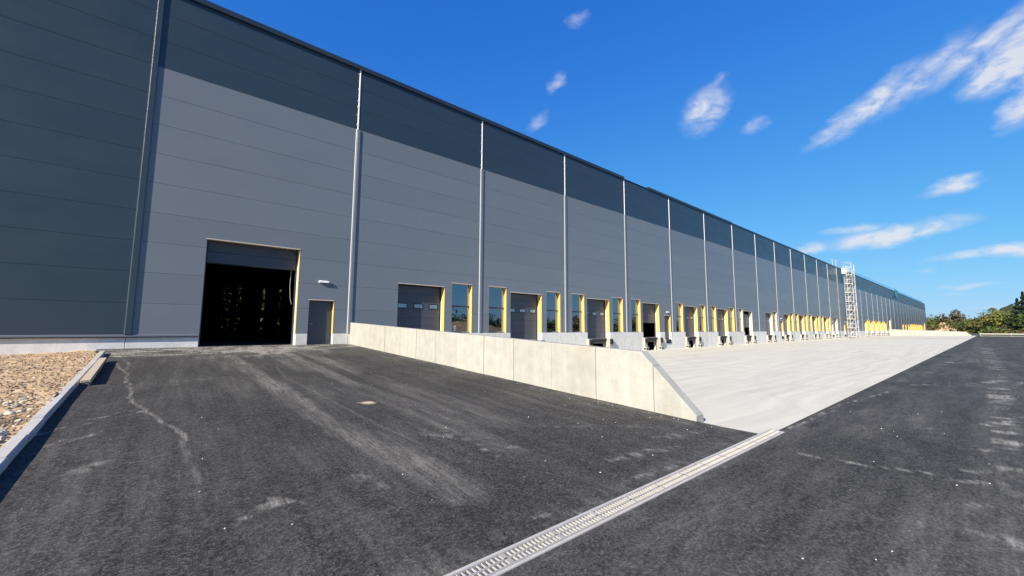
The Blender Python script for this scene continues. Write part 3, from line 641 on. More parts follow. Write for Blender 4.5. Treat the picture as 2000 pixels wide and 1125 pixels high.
# ---- plinth blocks
def plinth_piece(x0, x1, z0, z1, yf=-.03, m=M_PLINTH, b=0):
    mb = MB(); mb.cham(x0+.006, x1-.006, yf, .49, z0, z1, c=.012); mb.build('plinth_block', m, wh, (b*W, 0, 0))
for b in range(FIRST, LASTB):
    ops = BAYS.get(b, []); yb = yard_base(b*W+X0+4)-.1 if b < 22 else .2
    if b < 0: plinth_piece(0, W, .2, PB-.03, .07, m=M_PLINTHL, b=b); continue
    if b == 0:
        plinth_piece(0, DRIVE[1], .4, PB-.03, .07, m=M_PLINTHL); plinth_piece(DRIVE[2], ops[1][1], .4, PB, -.03); plinth_piece(ops[1][2], W, .4, PB, -.03); continue
    cuts = sorted([o for o in ops if o[0] != 'window'], key=lambda o: o[1]); x = 0.0
    for o in cuts:
        if o[1]-x > .05: plinth_piece(x, o[1], yb, PB, b=b)
        if o[0] == 'side_door': plinth_piece(o[1], o[2], yb, o[3]-.045, b=b)
        elif o[0] == 'drive': pass
        x = o[2]
    plinth_piece(x, W, yb, PB, b=b)
fl = MB(); fl.poly([(-.035, PB-.075), (-.035, PB-.012), (.0, PB+.008), (.2, PB+.008), (.2, PB-.03), (.0, PB-.03), (-.02, PB-.075)], FIRST*W, DRIVE[1]-.02); fl.build('drip_flashing', M_FLASH, wh)
fl = MB(); fl.box(FIRST*W, DRIVE[1]-.02, -.02, .1, PB-.115, PB-.078); fl.build('drip_flashing', M_COPING, wh)
# ---- joint strips and covers between the bays
def bead(x0, x1, y, z0, z1):
    mb = MB(); n_ = 7; pr = [(x0+(x1-x0)*(.5-.5*math.cos(math.pi*k/n_)), y*math.sin(math.pi*k/n_)) for k in range(n_+1)]+[(x1, .05), (x0, .05)]
    m_ = len(pr); mb.v += [(px, py, z0) for px, py in pr]+[(px, py, z1) for px, py in pr]
    mb.f += [tuple(range(m_)), tuple(range(m_, 2*m_))]+[(k, (k+1) % m_, m_+(k+1) % m_, m_+k) for k in range(m_)]; mb.m += [0]*(m_+2); return mb
ss = bead(-.01, .075, -.028, ROWS[9][0], ROOF-.02); STRIP_U = ss.mesh('joint_strip', [M_STRIP])
ss = bead(-.07, -.0, -.022, PB+.012, ROWS[9][0]); STRIP_L = ss.mesh('joint_strip', [M_STRIPG])
ss = MB(); ss.cham(.001, .155, -.045, .05, PB+.012, ROWS[9][0]+.004, c=.006); COVER = ss.mesh('joint_cover', [M_FLASH])
rj = random.Random(5)
for b in range(1, LASTB):
    if b <= 15 or 17 <= b <= 24:
        put('joint_strip', STRIP_L, wh, (b*W, 0, 0)); put('joint_cover', COVER, wh, (b*W, 0, 0))
        if b <= 15: put('joint_strip', STRIP_U, wh, (b*W, 0, 0))
    else: put('joint_cover', COVER, wh, (b*W-.08, 0, 0))
    if b < 5:                                               # scraps of tape and foam squeezed out of the open upper joints
        t = MB()
        for k in range(7):
            z = ROWS[9][0]+.2+k*.5+rj.uniform(-.1, .1); t.box(-.055, -.018, -.022, .0, z, z+rj.uniform(.03, .10))
        t.build('joint_tape', M_STRIP, wh, (b*W, 0, 0))
c0 = MB(); c0.cham(-.03, .16, -.055, .05, PB+.012, ROOF-.02, c=.008); c0.build('joint_cover', M_DARK, wh)
c0 = MB(); c0.box(-.055, -.032, -.045, .05, PB+.012, ROOF-.02); c0.build('joint_strip', M_FLASH, wh)
c0 = MB(); c0.cham(-.07, .09, -.045, .05, PB+.012, ROOF-.02, c=.008); c0.build('joint_cover', M_DARK, wh, (-W, 0, 0))
# ---- coping
def coping(xa, xb, h=.26, y=-.10, m=M_COPING):
    mb = MB(); mb.poly([(y, ROOF-.10), (y, ROOF+h-.12), (.55, ROOF+h-.06), (.55, ROOF-.02), (-.03, ROOF-.02), (-.03, ROOF-.10)], xa, xb-.01); mb.build('coping', m, wh)
xx = FIRST*W
while xx < LASTB*W-.1:
    nx_ = min(xx+4.2, LASTB*W)
    if xx+.1 < 31.6-X0+3.5 and nx_ > 32.5-X0: 
        coping(xx, nx_, .10, -.03, M_STRIP)
    else: coping(xx, nx_, .26 if nx_ < 60 else .2, -.10 if nx_ < 60 else -.07)
    xx = nx_
# ---- hall: roof, far walls, floor, columns
HY = 60.0
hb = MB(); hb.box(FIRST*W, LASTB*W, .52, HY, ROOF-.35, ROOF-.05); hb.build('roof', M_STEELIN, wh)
hb = MB(); hb.box(FIRST*W, FIRST*W+.3, .02, HY, -.9, ROOF-.36); hb.build('end_wall', M_DARK, wh)
hb = MB(); hb.box(LASTB*W-.3, LASTB*W, .52, HY, -.9, ROOF-.36); hb.build('end_wall', M_LIGHT, wh)
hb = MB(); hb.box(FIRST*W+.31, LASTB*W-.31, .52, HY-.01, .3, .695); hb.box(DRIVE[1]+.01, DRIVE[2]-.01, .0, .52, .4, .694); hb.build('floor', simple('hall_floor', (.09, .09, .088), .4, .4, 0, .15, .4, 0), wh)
bw = [(5.45, 6.55), (7.36, 7.95), (11.0, 11.45), (12.95, 14.0), (21, 22), (30, 31), (-4, -3)]
bops = [('w', a-X0, c-X0, z0, z1) for a, c in bw for z0, z1 in ((.95, 3.0), (4.2, 8.3))]
xs = sorted({FIRST*W, LASTB*W} | {v for o in bops for v in o[1:3]}); grid_slab(xs, [-.9, .95, 3.0, 4.2, 8.3, ROOF-.36], hole(bops), lambda j: HY+.01, HY+.4).build('back_wall', [M_STEELIN, M_STEELIN], wh)
def tinted():
    m, n, l, b = mat('tinted_hall_glass', (.02, .03, .03), .05, .5); t = N(n, 'ShaderNodeBsdfTransparent'); t.inputs[0].default_value = (.74, .80, .76, 1); mx = N(n, 'ShaderNodeMixShader'); mx.inputs[0].default_value = .12
    l.new(t.outputs[0], mx.inputs[1]); l.new(b.outputs[0], mx.inputs[2]); l.new(mx.outputs[0], n['Material Output'].inputs[0]); return m
M_TINT = tinted()
for _, a, c, z0, z1 in bops:
    pn = MB(); pn.box(a+.005, c-.005, HY+.1, HY+.12, z0+.005, z1-.005); pn.build('hall_pane', M_TINT, wh)
colm = MB(); colm.cham(-.25, .25, -.25, .25, .7, ROOF-.36, c=.02); CM = colm.mesh('hall_column', [M_STEELIN])
for x, y in ((-6.3, 14), (-6.3, 36), (1.2, 36), (9.6, 14), (9.3, 36), (17.5, 14), (18.0, 36)): put('hall_column', CM, wh, (x-X0, y, 0))
# racks of strip lights hanging in the hall
lt = MB(); lt.cham(0, 1.5, 0, .12, 0, .09, c=.02); LT = lt.mesh('hall_light', [M_WHITE])
for x in (1.0, 5.5, 10.0):
    for y in (10, 20, 30): put('hall_light', LT, wh, (x-X0, y, 9.5))
# ---- fill the openings
RAISED = {4: 1.43, 7: 1.1}
for b, ops in BAYS.items():
    for o in ops:
        if o[0] == 'window': add_window(b, o)
        elif o[0] == 'dock': add_dock(b, o, RAISED.get(b, 0.0), True)
        elif o[0] == 'side_door': add_side_door(b, o)
        elif o[0] == 'drive':
            h = 1.0 if b == 0 else 4.6; y = .44
            d = MB(); d.box(o[1], o[1]+.05, y-.04, y+.12, .70, 5.41); d.box(o[2]-.05, o[2], y-.04, y+.12, .70, 5.41); d.box(o[1]+.05, o[2]-.05, y+.055, y+.12, 5.3, 5.41); dd = d.build('drive_in_door', M_FRAMED, wh, (b*W, 0, 0))
            zt = 5.40; k = 0
            while zt-.5 > 5.40-h-.05:
                s_ = MB(); s_.cham(o[1]+.06, o[2]-.06, y, y+.05, zt-.49, zt, c=.006); s_.build('door_section', M_DOOR, dd); zt -= .5
            s_ = MB(); s_.box(o[1]+.06, o[2]-.06, y+.005, y+.045, zt-.03, zt+.008); s_.build('bottom_seal', M_BLACK, dd)
            drip(b, o)
            if b == 0:
                cb = MB(); pts = [(o[2]-.22, y+.16, 4.6), (o[2]-.24, y+.17, 3.6), (o[2]-.20, y+.16, 3.0), (o[2]-.13, y+.14, 2.7)]
                for p, q in zip(pts, pts[1:]): cb.tube(p, q, .012, 6)
                cb.build('door_cable', M_FRAME, dd)
w1 = [o for o in wh.children if o.name.startswith('window') and abs(o.location.x-(W+WIN_R[1])) < .01][0]
d1 = MB()
for poly_ in ([(.36, 0), (.455, 0), (.455, .36), (.36, .36)], [(.27, .27), (.30, .225), (.358, .27), (.358, .345)]): d1.face([(x_, .246, PB+.12+z_) for x_, z_ in poly_])
d1.build('number_decal', M_WHITE, w1)
add_lamp(5.29, 3.82); add_lamp(39.15, 3.28); add_lamp(75.0, 3.3); add_lamp(108.5, 3.3); add_lamp(120.0, 3.3)

# ---------------------------------------------------------------- retaining walls
def wall_top(y): return 1.82+.039*y
def retaining(name, x0, th, cuts, label, mirror=1):
    root = empty(name, (x0, 0, 0)); tag(root, label, 'wall')
    ys_ = [.0]+cuts+[-18.25]
    for k in range(len(ys_)-1):
        a, b = ys_[k]-.006, ys_[k+1]+.006; off = rj.uniform(-.006, .006)
        zb = lambda y: min(ramp_z(y), yard_z(x0+1, y))-.25
        def tp(y): return wall_top(y) if y > -17.2 else 1.15-(1.05/1.05)*(-17.2-y)
        prof = [(a, zb(a)), (b, zb(b))]
        if b < -17.2 < a: prof += [(b, max(.1, tp(b))), (-17.2, tp(-17.2)), (a, tp(a))]
        else: prof += [(b, max(.1, tp(b))), (a, tp(a))]
        mb = MB(); c = .012
        n = len(prof); i = 0
        # slab with a chamfered arris along the top
        lo = [(y, z) for y, z in prof]
        inset = [(y, z-(c if j >= 2 else 0)) for j, (y, z) in enumerate(prof)]
        x_a, x_b = 0+off, th
        mb.v += [(x_a, y, z) for y, z in inset]+[(x_a+c, y, z) for y, z in lo]+[(x_b-c, y, z) for y, z in lo]+[(x_b, y, z) for y, z in inset]
        mb.f.append(tuple(range(n))); mb.m.append(0); mb.f.append(tuple(3*n+n-1-j for j in range(n))); mb.m.append(0)
        for L in range(3):
            for j in range(n):
                mb.f.append((L*n+j, (L+1)*n+j, (L+1)*n+(j+1) % n, L*n+(j+1) % n)); mb.m.append(0)
        mb.build('wall_segment', M_WALL, root)
    return root
retaining('retaining_wall', WALL_X, .25, [-1.62, -4.65, -6.45, -7.65, -9.13, -10.55, -12.0, -12.55, -13.35, -14.77, -16.1, -17.45], 'cream concrete retaining wall descending beside the asphalt ramp near the drainage channel')
retaining('retaining_wall', 185.0, .3, [-3, -6, -9, -12, -15], 'far cream concrete retaining wall closing the end of the yard')

# ---------------------------------------------------------------- kerb
kb = empty('kerb', (0, 0, 0)); tag(kb, 'pale concrete kerb along the soil bed', kind='structure')
y = -1.95
while y > -19.0:
    y1 = y-.99; mb = MB(); h = .092; w_ = .125
    def sec(yy):
        x = kerb_x(yy); z = ramp_z(yy); return [(x-w_, yy, z-.2), (x+.015, yy, z-.2), (x+.004, yy, z+h-.02), (x-.012, yy, z+h), (x-w_+.01, yy, z+h), (x-w_, yy, z+h-.012)]
    A, B2 = sec(y), sec(y1); mb.v += A+B2; n = 6
    mb.f += [tuple(range(n)), tuple(2*n-1-j for j in range(n))]+[(j, n+j, n+(j+1) % n, (j+1) % n) for j in range(n)]; mb.m += [0]*(n+2)
    o = mb.build('kerbstone', M_KERB, kb, (rj.uniform(-.004, .004), 0, rj.uniform(-.004, .004))); y = y1-.01
# timber board beside the kerb
tp_ = MB(); Lp = 4.75
tp_.cham(-.075, .075, -Lp/2, Lp/2, 0, .05, c=.006)
pl = tp_.build('timber_plank', M_TIMBER, None, (0, 0, 0)); ym = -7.1
pl.location = (kerb_x(ym)+.115, ym, ramp_z(ym)+.075); pl.rotation_euler = (math.atan(.0378), R(-3), R(2.7)); tag(pl, 'weathered timber plank lying on blocks beside the kerb', 'plank')
for yy in (-4.95, -6.9, -9.2):
    bl = MB(); bl.cham(-.07, .07, -.08, .08, 0, .078, c=.008); o = bl.build('timber_block', M_TIMBER, None, (kerb_x(yy)+.115, yy, ramp_z(yy)-.001)); tag(o, {-4.95: 'small timber block under the end of the plank nearest the warehouse', -6.9: 'small timber block under the middle of the plank', -9.2: 'small timber block under the end of the plank nearest the open ground'}[yy], 'block', 'blocks under the plank')

# ---------------------------------------------------------------- soil bed left of the kerb
def soil_h(X, Y):
    base = np.vectorize(ramp_z)(Y)+.075-.02*np.clip(-1.7-X, 0, 6)-.13*np.clip((Y+3.0)/2.5, 0, 1)
    h = base+.10*(fbm(X, Y, .8, 4, 90)-.5)+.075*(fbm(X, Y, 4.5, 4, 91)-.5)
    h -= .07*np.exp(-((X+1.85)/.3)**2-((Y+12.85)/.45)**2)
    return h
def soil_shade(X, Y): return .9*np.clip(1.6*(1.1-np.hypot((X+1.78)/.36, (Y+12.8)/.42)+.5*(fbm(X, Y, 5, 3, 4)-.5)), 0, 1)  # patch of shade painted into the soil colour over the hollow by the kerb
sy = np.linspace(-19.2, .12, 330); su = np.concatenate([np.linspace(0, .22, 110), np.linspace(.22, 1, 60)[1:]])
def soil_sheet():
    xr = np.where(sy < -1.9, [kerb_x(y_)-.11 for y_ in sy], -1.93-.35*np.clip((sy+1.9)/1.2, 0, 1)**.7)
    X = xr[:, None]-su[None, :]*18; Y = np.repeat(sy[:, None], len(su), 1); X, Y = X.ravel(), Y.ravel(); Z = soil_h(X, Y)
    nx = len(su); i = (np.arange(nx-1)[None, :]+np.arange(len(sy)-1)[:, None]*nx).ravel(); F = np.stack([i, i+nx, i+nx+1, i+1], 1)
    me = bpy.data.meshes.new('soil_bed'); me.from_pydata(np.stack([X, Y, Z], 1).tolist(), [], F.tolist()); me.materials.append(M_SOIL)
    a = me.attributes.new('dark', 'FLOAT', 'POINT'); a.data.foreach_set('value', soil_shade(X, Y).astype(np.float32)); return put('soil_bed', me)
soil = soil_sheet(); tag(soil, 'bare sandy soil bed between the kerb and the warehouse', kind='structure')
def rock(sub, seed, flat=.65):
    bm = bmesh.new(); bmesh.ops.create_icosphere(bm, subdivisions=sub, radius=1); r = random.Random(seed)
    offs = [Vector((r.uniform(-1, 1), r.uniform(-1, 1), r.uniform(-1, 1))).normalized() for _ in range(7)]; ds = [r.uniform(.55, .9) for _ in offs]
    for v in bm.verts:
        for o_, d in zip(offs, ds):
            t = v.co.dot(o_)
            if t > d: v.co -= o_*(t-d)*.85
        v.co *= 1+r.uniform(-.05, .05); v.co.z *= flat
    return bm
rockm = []
for k in range(6):
    bm = rock(2, k); me = bpy.data.meshes.new('stone'); bm.to_mesh(me); bm.free(); me.materials.append(M_STONEG if k == 5 else M_STONE); rockm.append(me)
rr = random.Random(12)
for k in range(64):                                         # stones one can pick out, along the kerb and in the hollow
    yy = rr.uniform(-14.6, -10.6) if k < 46 else rr.uniform(-10.5, -4); xx_ = kerb_x(yy)-.18-abs(rr.gauss(0, .55)); s_ = rr.uniform(.018, .05) if k < 46 else rr.uniform(.012, .03)
    o = put('stone', rockm[rr.choice((0, 1, 2, 3, 4, 0, 1, 5))], soil, (xx_, yy, float(soil_h(np.array([xx_]), np.array([yy]))[0])+s_*.2), (rr.uniform(-.4, .4), rr.uniform(-.4, .4), rr.uniform(0, 6)))
    o.scale = (s_*rr.uniform(.9, 1.5), s_, s_)
for (xx_, yy, s_) in ((-1.66, -13.45, .07), (-1.74, -13.3, .06), (-1.57, -13.7, .06), (-1.66, -13.75, .075), (-1.52, -13.95, .055), (-1.82, -12.95, .085), (-1.60, -14.1, .07), (-1.70, -12.25, .05), (-1.62, -12.15, .04), (-1.80, -12.3, .06)):
    o = put('stone', rockm[rr.choice((0, 1, 2, 3))], soil, (xx_, yy, float(soil_h(np.array([xx_]), np.array([yy]))[0])+s_*.25), (0, 0, rr.uniform(0, 6))); o.scale = (s_*1.3, s_, s_)
def scatter(name, n, fn, mats, parent=None, smin=.004, smax=.014, pw=3.0, sub=1):
    """many small stones as one mesh"""
    base = []
    for k in range(4):
        bm = rock(sub, 40+k); base.append((np.array([v.co[:] for v in bm.verts]), np.array([[v.index for v in f.verts] for f in bm.faces]))); bm.free()
    V, F, o_ = [], [], 0; g = np.random.RandomState(3)
    for k in range(n):
        p = fn(g)
        if p is None: continue
        v, f = base[k % 4]; s_ = smin+(smax-smin)*g.rand()**pw; a = g.rand()*6.28
        Rm = np.array([[math.cos(a), -math.sin(a), 0], [math.sin(a), math.cos(a), 0], [0, 0, 1]]); V.append((v*[s_*(.8+.7*g.rand()), s_, s_])@Rm.T+[p[0], p[1], p[2]+s_*.25]); F.append(f+o_); o_ += len(v)
    me = bpy.data.meshes.new(name); me.from_pydata(np.concatenate(V).tolist(), [], np.concatenate(F).tolist())
    for m_ in mats: me.materials.append(m_)
    return put(name, me, parent)
def soil_pt(g):
    y_ = -.3-14.4*g.rand(); x_ = kerb_x(min(y_, -1.9))-.13-3.6*g.rand()**1.3-(.4 if y_ > -1.9 else 0); return (x_, y_, float(soil_h(np.array([x_]), np.array([y_]))[0]))
tag(scatter('soil_clods', 8000, soil_pt, [stone_mat('soil_clod', (.26, .17, .10), (.56, .42, .27))], soil, .006, .034, 2.2), kind='stuff')
def grit_pt(g):
    t = g.rand()
    if t < .45:
        x_, y_ = -1.1+8.0*g.rand(), -19+18.6*g.rand()
    elif t < .62:
        y_ = -18.6+14*g.rand()**1.5; x_ = WALL_X-.02-.5*g.rand()**2
    elif t < .66:
        x_ = WALL_X-2.2*g.rand()**2; y_ = -17.5+g.normal()*.7
        if y_ > -16: return None
    else:
        x_, y_ = -1+26*g.rand()**1.3, -19.5-7.0*g.rand()
    z = ramp_z(y_) if y_ > -19.2 else .004
    if -19.44 < y_ < -19.2: return None
    return (x_, y_, z)
tag(scatter('grit', 1000, grit_pt, [M_PEB], None, .0022, .010, 4.0), 'scattered pale grit on the asphalt', kind='stuff')

# ---------------------------------------------------------------- drainage channel
dc = empty('drainage_channel', (0, -19.32, 0)); tag(dc, 'galvanised slotted drainage channel set across the asphalt', 'drain')
XA, XB = -6.65, 7.35
e = MB(); e.box(XA, XB, .082, .108, -.15, .012); e.build('channel_edge', M_KERB, dc); e = MB(); e.box(XA, XB, -.108, -.082, -.15, .012); e.build('channel_edge', M_KERB, dc)
e = MB(); e.box(XA, XB, -.08, .08, -.16, -.12); e.build('channel_bed', M_DARKIN, dc)
g_ = MB(); Lg = .5
g_.box(0, Lg-.004, .066, .080, -.02, .014); g_.box(0, Lg-.004, -.080, -.066, -.02, .014); g_.box(0, Lg-.004, -.007, .007, -.02, .012); g_.box(0, .012, -.066, .066, -.02, .012); g_.box(Lg-.016, Lg-.004, -.066, .066, -.02, .012)
nb = 12
for k in range(nb):
    xc = .012+(k+.5)*(.472/nb)
    for y0, y1 in ((.007, .066), (-.066, -.007)):
        # slightly dished bars, one edge higher than the other
        i = len(g_.v); x_a, x_b = xc-.0125, xc+.0105
        g_.v += [(x_a, y0, .012), (x_b, y0, .004), (x_b, y1, .004), (x_a, y1, .012), (x_a, y0, -.012), (x_b, y0, -.016), (x_b, y1, -.016), (x_a, y1, -.012)]
        for f in ((0, 1, 2, 3), (4, 7, 6, 5), (0, 4, 5, 1), (1, 5, 6, 2), (2, 6, 7, 3), (3, 7, 4, 0)): g_.f.append(tuple(i+q for q in f)); g_.m.append(0)
GM = g_.mesh('grate', [simple('grate_steel', (.36, .35, .33), .55, .4, .1, .25, 14)])
for k in range(28): put('grate', GM, dc, (XA+k*.5, 0, rj.uniform(-.002, .002)), (0, 0, rj.uniform(-.004, .004)))
e = MB(); e.box(XB, XB+.02, -.105, .105, -.15, .008); e.build('end_plate', M_KERB, dc)
# rusty drain across the far yard
yd = MB(); yd.box(0, .5, -18.9, -1.2, -.02, .02); 
n_ = 30; yd = MB()
for k in range(n_):
    y0 = -18.9+k*17.6/n_; y1 = y0+17.6/n_-.02; z0, z1 = yard_z(118, y0), yard_z(118, y1)
    yd.v += []; i = len(yd.v)
    yd.v += [(0, y0, z0-.1), (.9, y0, z0-.1), (.9, y1, z1-.1), (0, y1, z1-.1), (0, y0, z0+.03), (.9, y0, z0+.03), (.9, y1, z1+.03), (0, y1, z1+.03)]
    for f in ((0, 3, 2, 1), (4, 5, 6, 7), (0, 1, 5, 4), (1, 2, 6, 5), (2, 3, 7, 6), (3, 0, 4, 7)): yd.f.append(tuple(i+q for q in f)); yd.m.append(0)
o = yd.build('yard_drain', M_RUST, None, (116, 0, 0)); tag(o, 'rust-coloured drain cover strip crossing the far yard', 'drain')

# ---------------------------------------------------------------- scaffold tower
sc = empty('scaffold_tower', (119, -.75, yard_base(119))); tag(sc, 'tall silvery scaffold stair tower standing against the warehouse', 'scaffold')
SX, SY, LV = 2.5, 1.45, 8; LH = 2.05
def sct(name, a, b, r=.036, m=M_SCAF): mb = MB(); mb.tube(a, b, r, 6); mb.build(name, m, sc)
for x in (0, SX):
    for y in (0, -SY): sct('standard', (x, y, 0), (x, y, LV*LH+.9)); 
sct('standard', (SX+.6, -SY, 0), (SX+.6, -SY, LV*LH+.9))
for k in range(LV+1):
    z = k*LH+.25
    for y in (0, -SY): sct('ledger', (0, y, z), (SX+.6*(y < 0), y, z)); sct('guard_rail', (0, y, z+1.0), (SX+.6*(y < 0), y, z+1.0), .035)
    for y in (0, -SY): sct('guard_rail', (0, y, z+.55), (SX+.6*(y < 0), y, z+.55), .026)
    for x in (0, SX): sct('transom', (x, 0, z), (x, -SY, z)); sct('end_rail', (x, 0, z+1.0), (x, -SY, z+1.0), .03)
    if k < LV: sct('diagonal_brace', (SX, 0, z+LH), (SX, -SY, z), .03)
    if k < LV:
        s_ = 1 if k % 2 else -1
        sct('diagonal_brace', (0 if s_ > 0 else SX, -SY-.03, z), (SX if s_ > 0 else 0, -SY-.03, z+LH), .035)
        sct('diagonal_brace', (-.03, 0, z), (-.03, -SY, z+LH), .035)
        d = MB(); d.cham(.1, SX-.1, -SY+.1, -.1, z+.05, z+.11, c=.01); d.build('deck', M_DECK, sc)
        ld = MB(); a = (.5, -.4, z+.1); b_ = (1.9, -.4, z+LH)                  # inclined ladder with rungs
        for dy in (0, -.4): ld.tube((a[0], a[1]+dy, a[2]), (b_[0], b_[1]+dy, b_[2]), .035, 5)
        for q in range(8):
            t = (q+.5)/8; px_, pz = a[0]+(b_[0]-a[0])*t, a[2]+(b_[2]-a[2])*t; ld.tube((px_, a[1], pz), (px_, a[1]-.4, pz), .022, 5)
        ld.build('ladder', M_SCAF, sc)
    for q in range(4): 
        if k < LV: sct('frame_rung', (-.0, 0, z+.4*(q+1)), (0, -.55, z+.4*(q+1)), .028)
sct('standard', (0, -.55, 0), (0, -.55, LV*LH+.3), .035)
hb = MB(); hb.cham(-1.1, -.3, -.45, .15, 14.9, 16.2, c=.03); o = hb.build('hoist_box', M_WHITE, sc)
for k in range(3): sct('roof_rail', (-5.5, .9, 16.9+.45*k), (0, .0, 16.9+.45*k), .035)
for k in range(2): sct('roof_post', (-5.5+1.8*k, .9-.3*k, 16.4), (-5.5+1.8*k, .9-.3*k, 18.0), .035)

# ---------------------------------------------------------------- guard rail with blue netting along the far roof edge
gr = empty('roof_guardrail', (0, .45, ROOF+.08)); tag(gr, 'blue netted safety guardrail along the far roof edge', 'guardrail')
net = MB(); xa, xb = 128.0, 316.0; st = 4.2; n_ = int((xb-xa)/st)
pm = MB(); pm.tube((0, 0, 0), (0, 0, 1.25), .028, 6); PM = pm.mesh('post', [M_BLUE])
for k in range(n_+1): o = put('post', PM, gr, (xa+k*st, 0, 0)); o.rotation_euler = (rj.uniform(-.06, .06), rj.uniform(-.1, .1), 0)
for k in range(n_):
    x0, x1 = xa+k*st, xa+(k+1)*st; sag = rj.uniform(.05, .4)
    for j in range(6):
        t0, t1 = j/6, (j+1)/6; z0 = 1.15-sag*4*t0*(1-t0); z1 = 1.15-sag*4*t1*(1-t1)
        for f in (0.05, .35, .65, 1.0): net.tube((x0+st*t0, 0, z0*f), (x0+st*t1, 0, z1*f), .014 if f == 1 else .007, 4)
        for q in range(2): t = t0+(t1-t0)*q/2; z = 1.15-sag*4*t*(1-t); net.tube((x0+st*t, .01, 0), (x0+st*t, .01, z), .007, 4)
net.build('net', M_BLUE, gr)
tb = MB()                                                   # bundled tarpaulin hanging over the roof edge
def tarp():
    bm = bmesh.new(); bmesh.ops.create_grid(bm, x_segments=14, y_segments=16, size=1); r = random.Random(4)
    for v in bm.verts:
        x, t = v.co.x*1.5, (v.co.y+1)/2; y_ = -.35-.25*math.sin(x*2.1+t*3)-.1*math.sin(x*5.3); z = 1.2-3.6*t
        if t < .25: y_ = .2-2.2*t
        v.co = Vector((x*(1-.35*t)+.2*math.sin(t*7), y_, z))
    me = bpy.data.meshes.new('tarpaulin'); bm.to_mesh(me); bm.free(); me.materials.append(M_TEAL); o = put('tarpaulin', me, None, (207, -.1, ROOF)); md = o.modifiers.new('thick', 'SOLIDIFY'); md.thickness = .02; return o
tag(tarp(), 'crumpled teal tarpaulin hanging over the far roof edge', 'tarpaulin')

# ---------------------------------------------------------------- far end of the road: low barrier
cbx = MB(); cbx.cham(0, .35, -40, 0, -.1, .05, c=.03); o = cbx.build('kerb', M_KERB, None, (176.2, -20.2, 0)); tag(o, 'pale concrete kerb closing the far end of the road', kind='structure')
gz = empty('crash_barrier', (184, -20, 0)); tag(gz, 'low grey crash barrier in front of the distant trees', 'barrier')
b1 = MB(); b1.poly([(.0, .45), (.08, .52), (0, .6), (.08, .68), (0, .76), (-.03, .76), (.05, .68), (-.03, .6), (.05, .52), (-.03, .45)], 0, 60); o = b1.build('rail', M_GALV, gz); o.rotation_euler = (0, 0, R(-78))
pw = MB(); pw.cham(-.12, .12, -.12, .12, -.1, .85, c=.03); PWM = pw.mesh('post', [M_GALV])
for k in range(10): put('post', PWM, gz, (.8+k*6*math.cos(R(-78)), k*6*math.sin(R(-78)), 0))

# ---------------------------------------------------------------- vegetation
def cards(cx, cy, cz, rx_, ry_, rz_, n, size, g, col, V, F, Cc, cone=False):
    """leaf-sized faces spread through a lumpy crown"""
    if cone:
        t = g.rand(n)**.85; a = g.rand(n)*6.283; r = (1-t)**1.1*(.72+.42*np.sin(t*52))*np.sqrt(.25+.75*g.rand(n))
        p = np.stack([np.cos(a)*r, np.sin(a)*r, -1+2*t-.12*r], 1); nrm = np.stack([np.cos(a), np.sin(a), .8+0*a], 1)
    else:
        lc = g.normal(size=(9, 3))*[.45, .45, .38]; lr = .35+.35*g.rand(9); q = g.randint(9, size=n); d = g.normal(size=(n, 3)); d /= np.linalg.norm(d, axis=1)[:, None]
        p = lc[q]+d*(lr[q]*(.6+.45*g.rand(n)))[:, None]; nrm = d+[0, 0, .35]
    p = p*[rx_, ry_, rz_]+[cx, cy, cz]; nrm = nrm+g.normal(size=(n, 3))*.55; nrm /= np.linalg.norm(nrm, axis=1)[:, None]
    u = np.cross(nrm, [.03, .02, 1.0]); u /= np.linalg.norm(u, axis=1)[:, None]; w = np.cross(nrm, u); s_ = (size*(.5+.9*g.rand(n)))[:, None]
    i0 = sum(len(v) for v in V); V.append(np.stack([p-u*s_*.5, p+w*s_*.55-u*s_*.1, p+u*s_*.5+w*.1*s_, p-w*s_*.5+u*s_*.1], 1).reshape(-1, 3))
    F.append(i0+np.arange(4*n).reshape(-1, 4)); Cc.append(np.concatenate([np.array(col)[None, :]*(.6+.75*g.rand(n))[:, None], np.ones((n, 1))], 1))
def leaf_mesh(name, V, F, Cc):
    me = bpy.data.meshes.new(name); me.from_pydata(np.concatenate(V).tolist(), [], np.concatenate(F).tolist()); me.materials.append(M_LEAF)
    a = me.attributes.new('tint', 'FLOAT_COLOR', 'FACE'); a.data.foreach_set('color', np.concatenate(Cc).astype(np.float32).ravel()); return me
GREENS = [(.080, .110, .028), (.050, .08, .022), (.105, .12, .032), (.115, .105, .035), (.04, .065, .02), (.12, .095, .035), (.065, .10, .03), (.095, .13, .035)]
def polar(px, dist):                                        # ground point at a bearing and a distance from where the picture was taken
    d = fwd+r2*((px-1000)/774.97); d.z = 0; d.normalize(); return d.x*dist, -21.574+d.y*dist
g = np.random.RandomState(11)
V, F, Cc = [], [], []
for k in range(150):                                        # mixed wood at the end of the site
    px_ = 1770+390*g.rand(); dist = 330+210*g.rand(); x_, y_ = polar(px_, dist)
    if x_ < 325 and y_ > -19: x_ = 345+60*g.rand()
    hgt = (5.0+4.5*g.rand())*dist/400*(1.0+.45*max(0, (px_-1880)/120)); col = GREENS[g.randint(8)]
    cards(x_, y_, hgt*.5, hgt*.75, hgt*.75, hgt*.62, 230, 1.15*dist/400, g, col, V, F, Cc)
    cards(x_, y_, hgt*.15, hgt*.8, hgt*.8, hgt*.3, 70, 1.3, g, tuple(c*.8 for c in col), V, F, Cc)
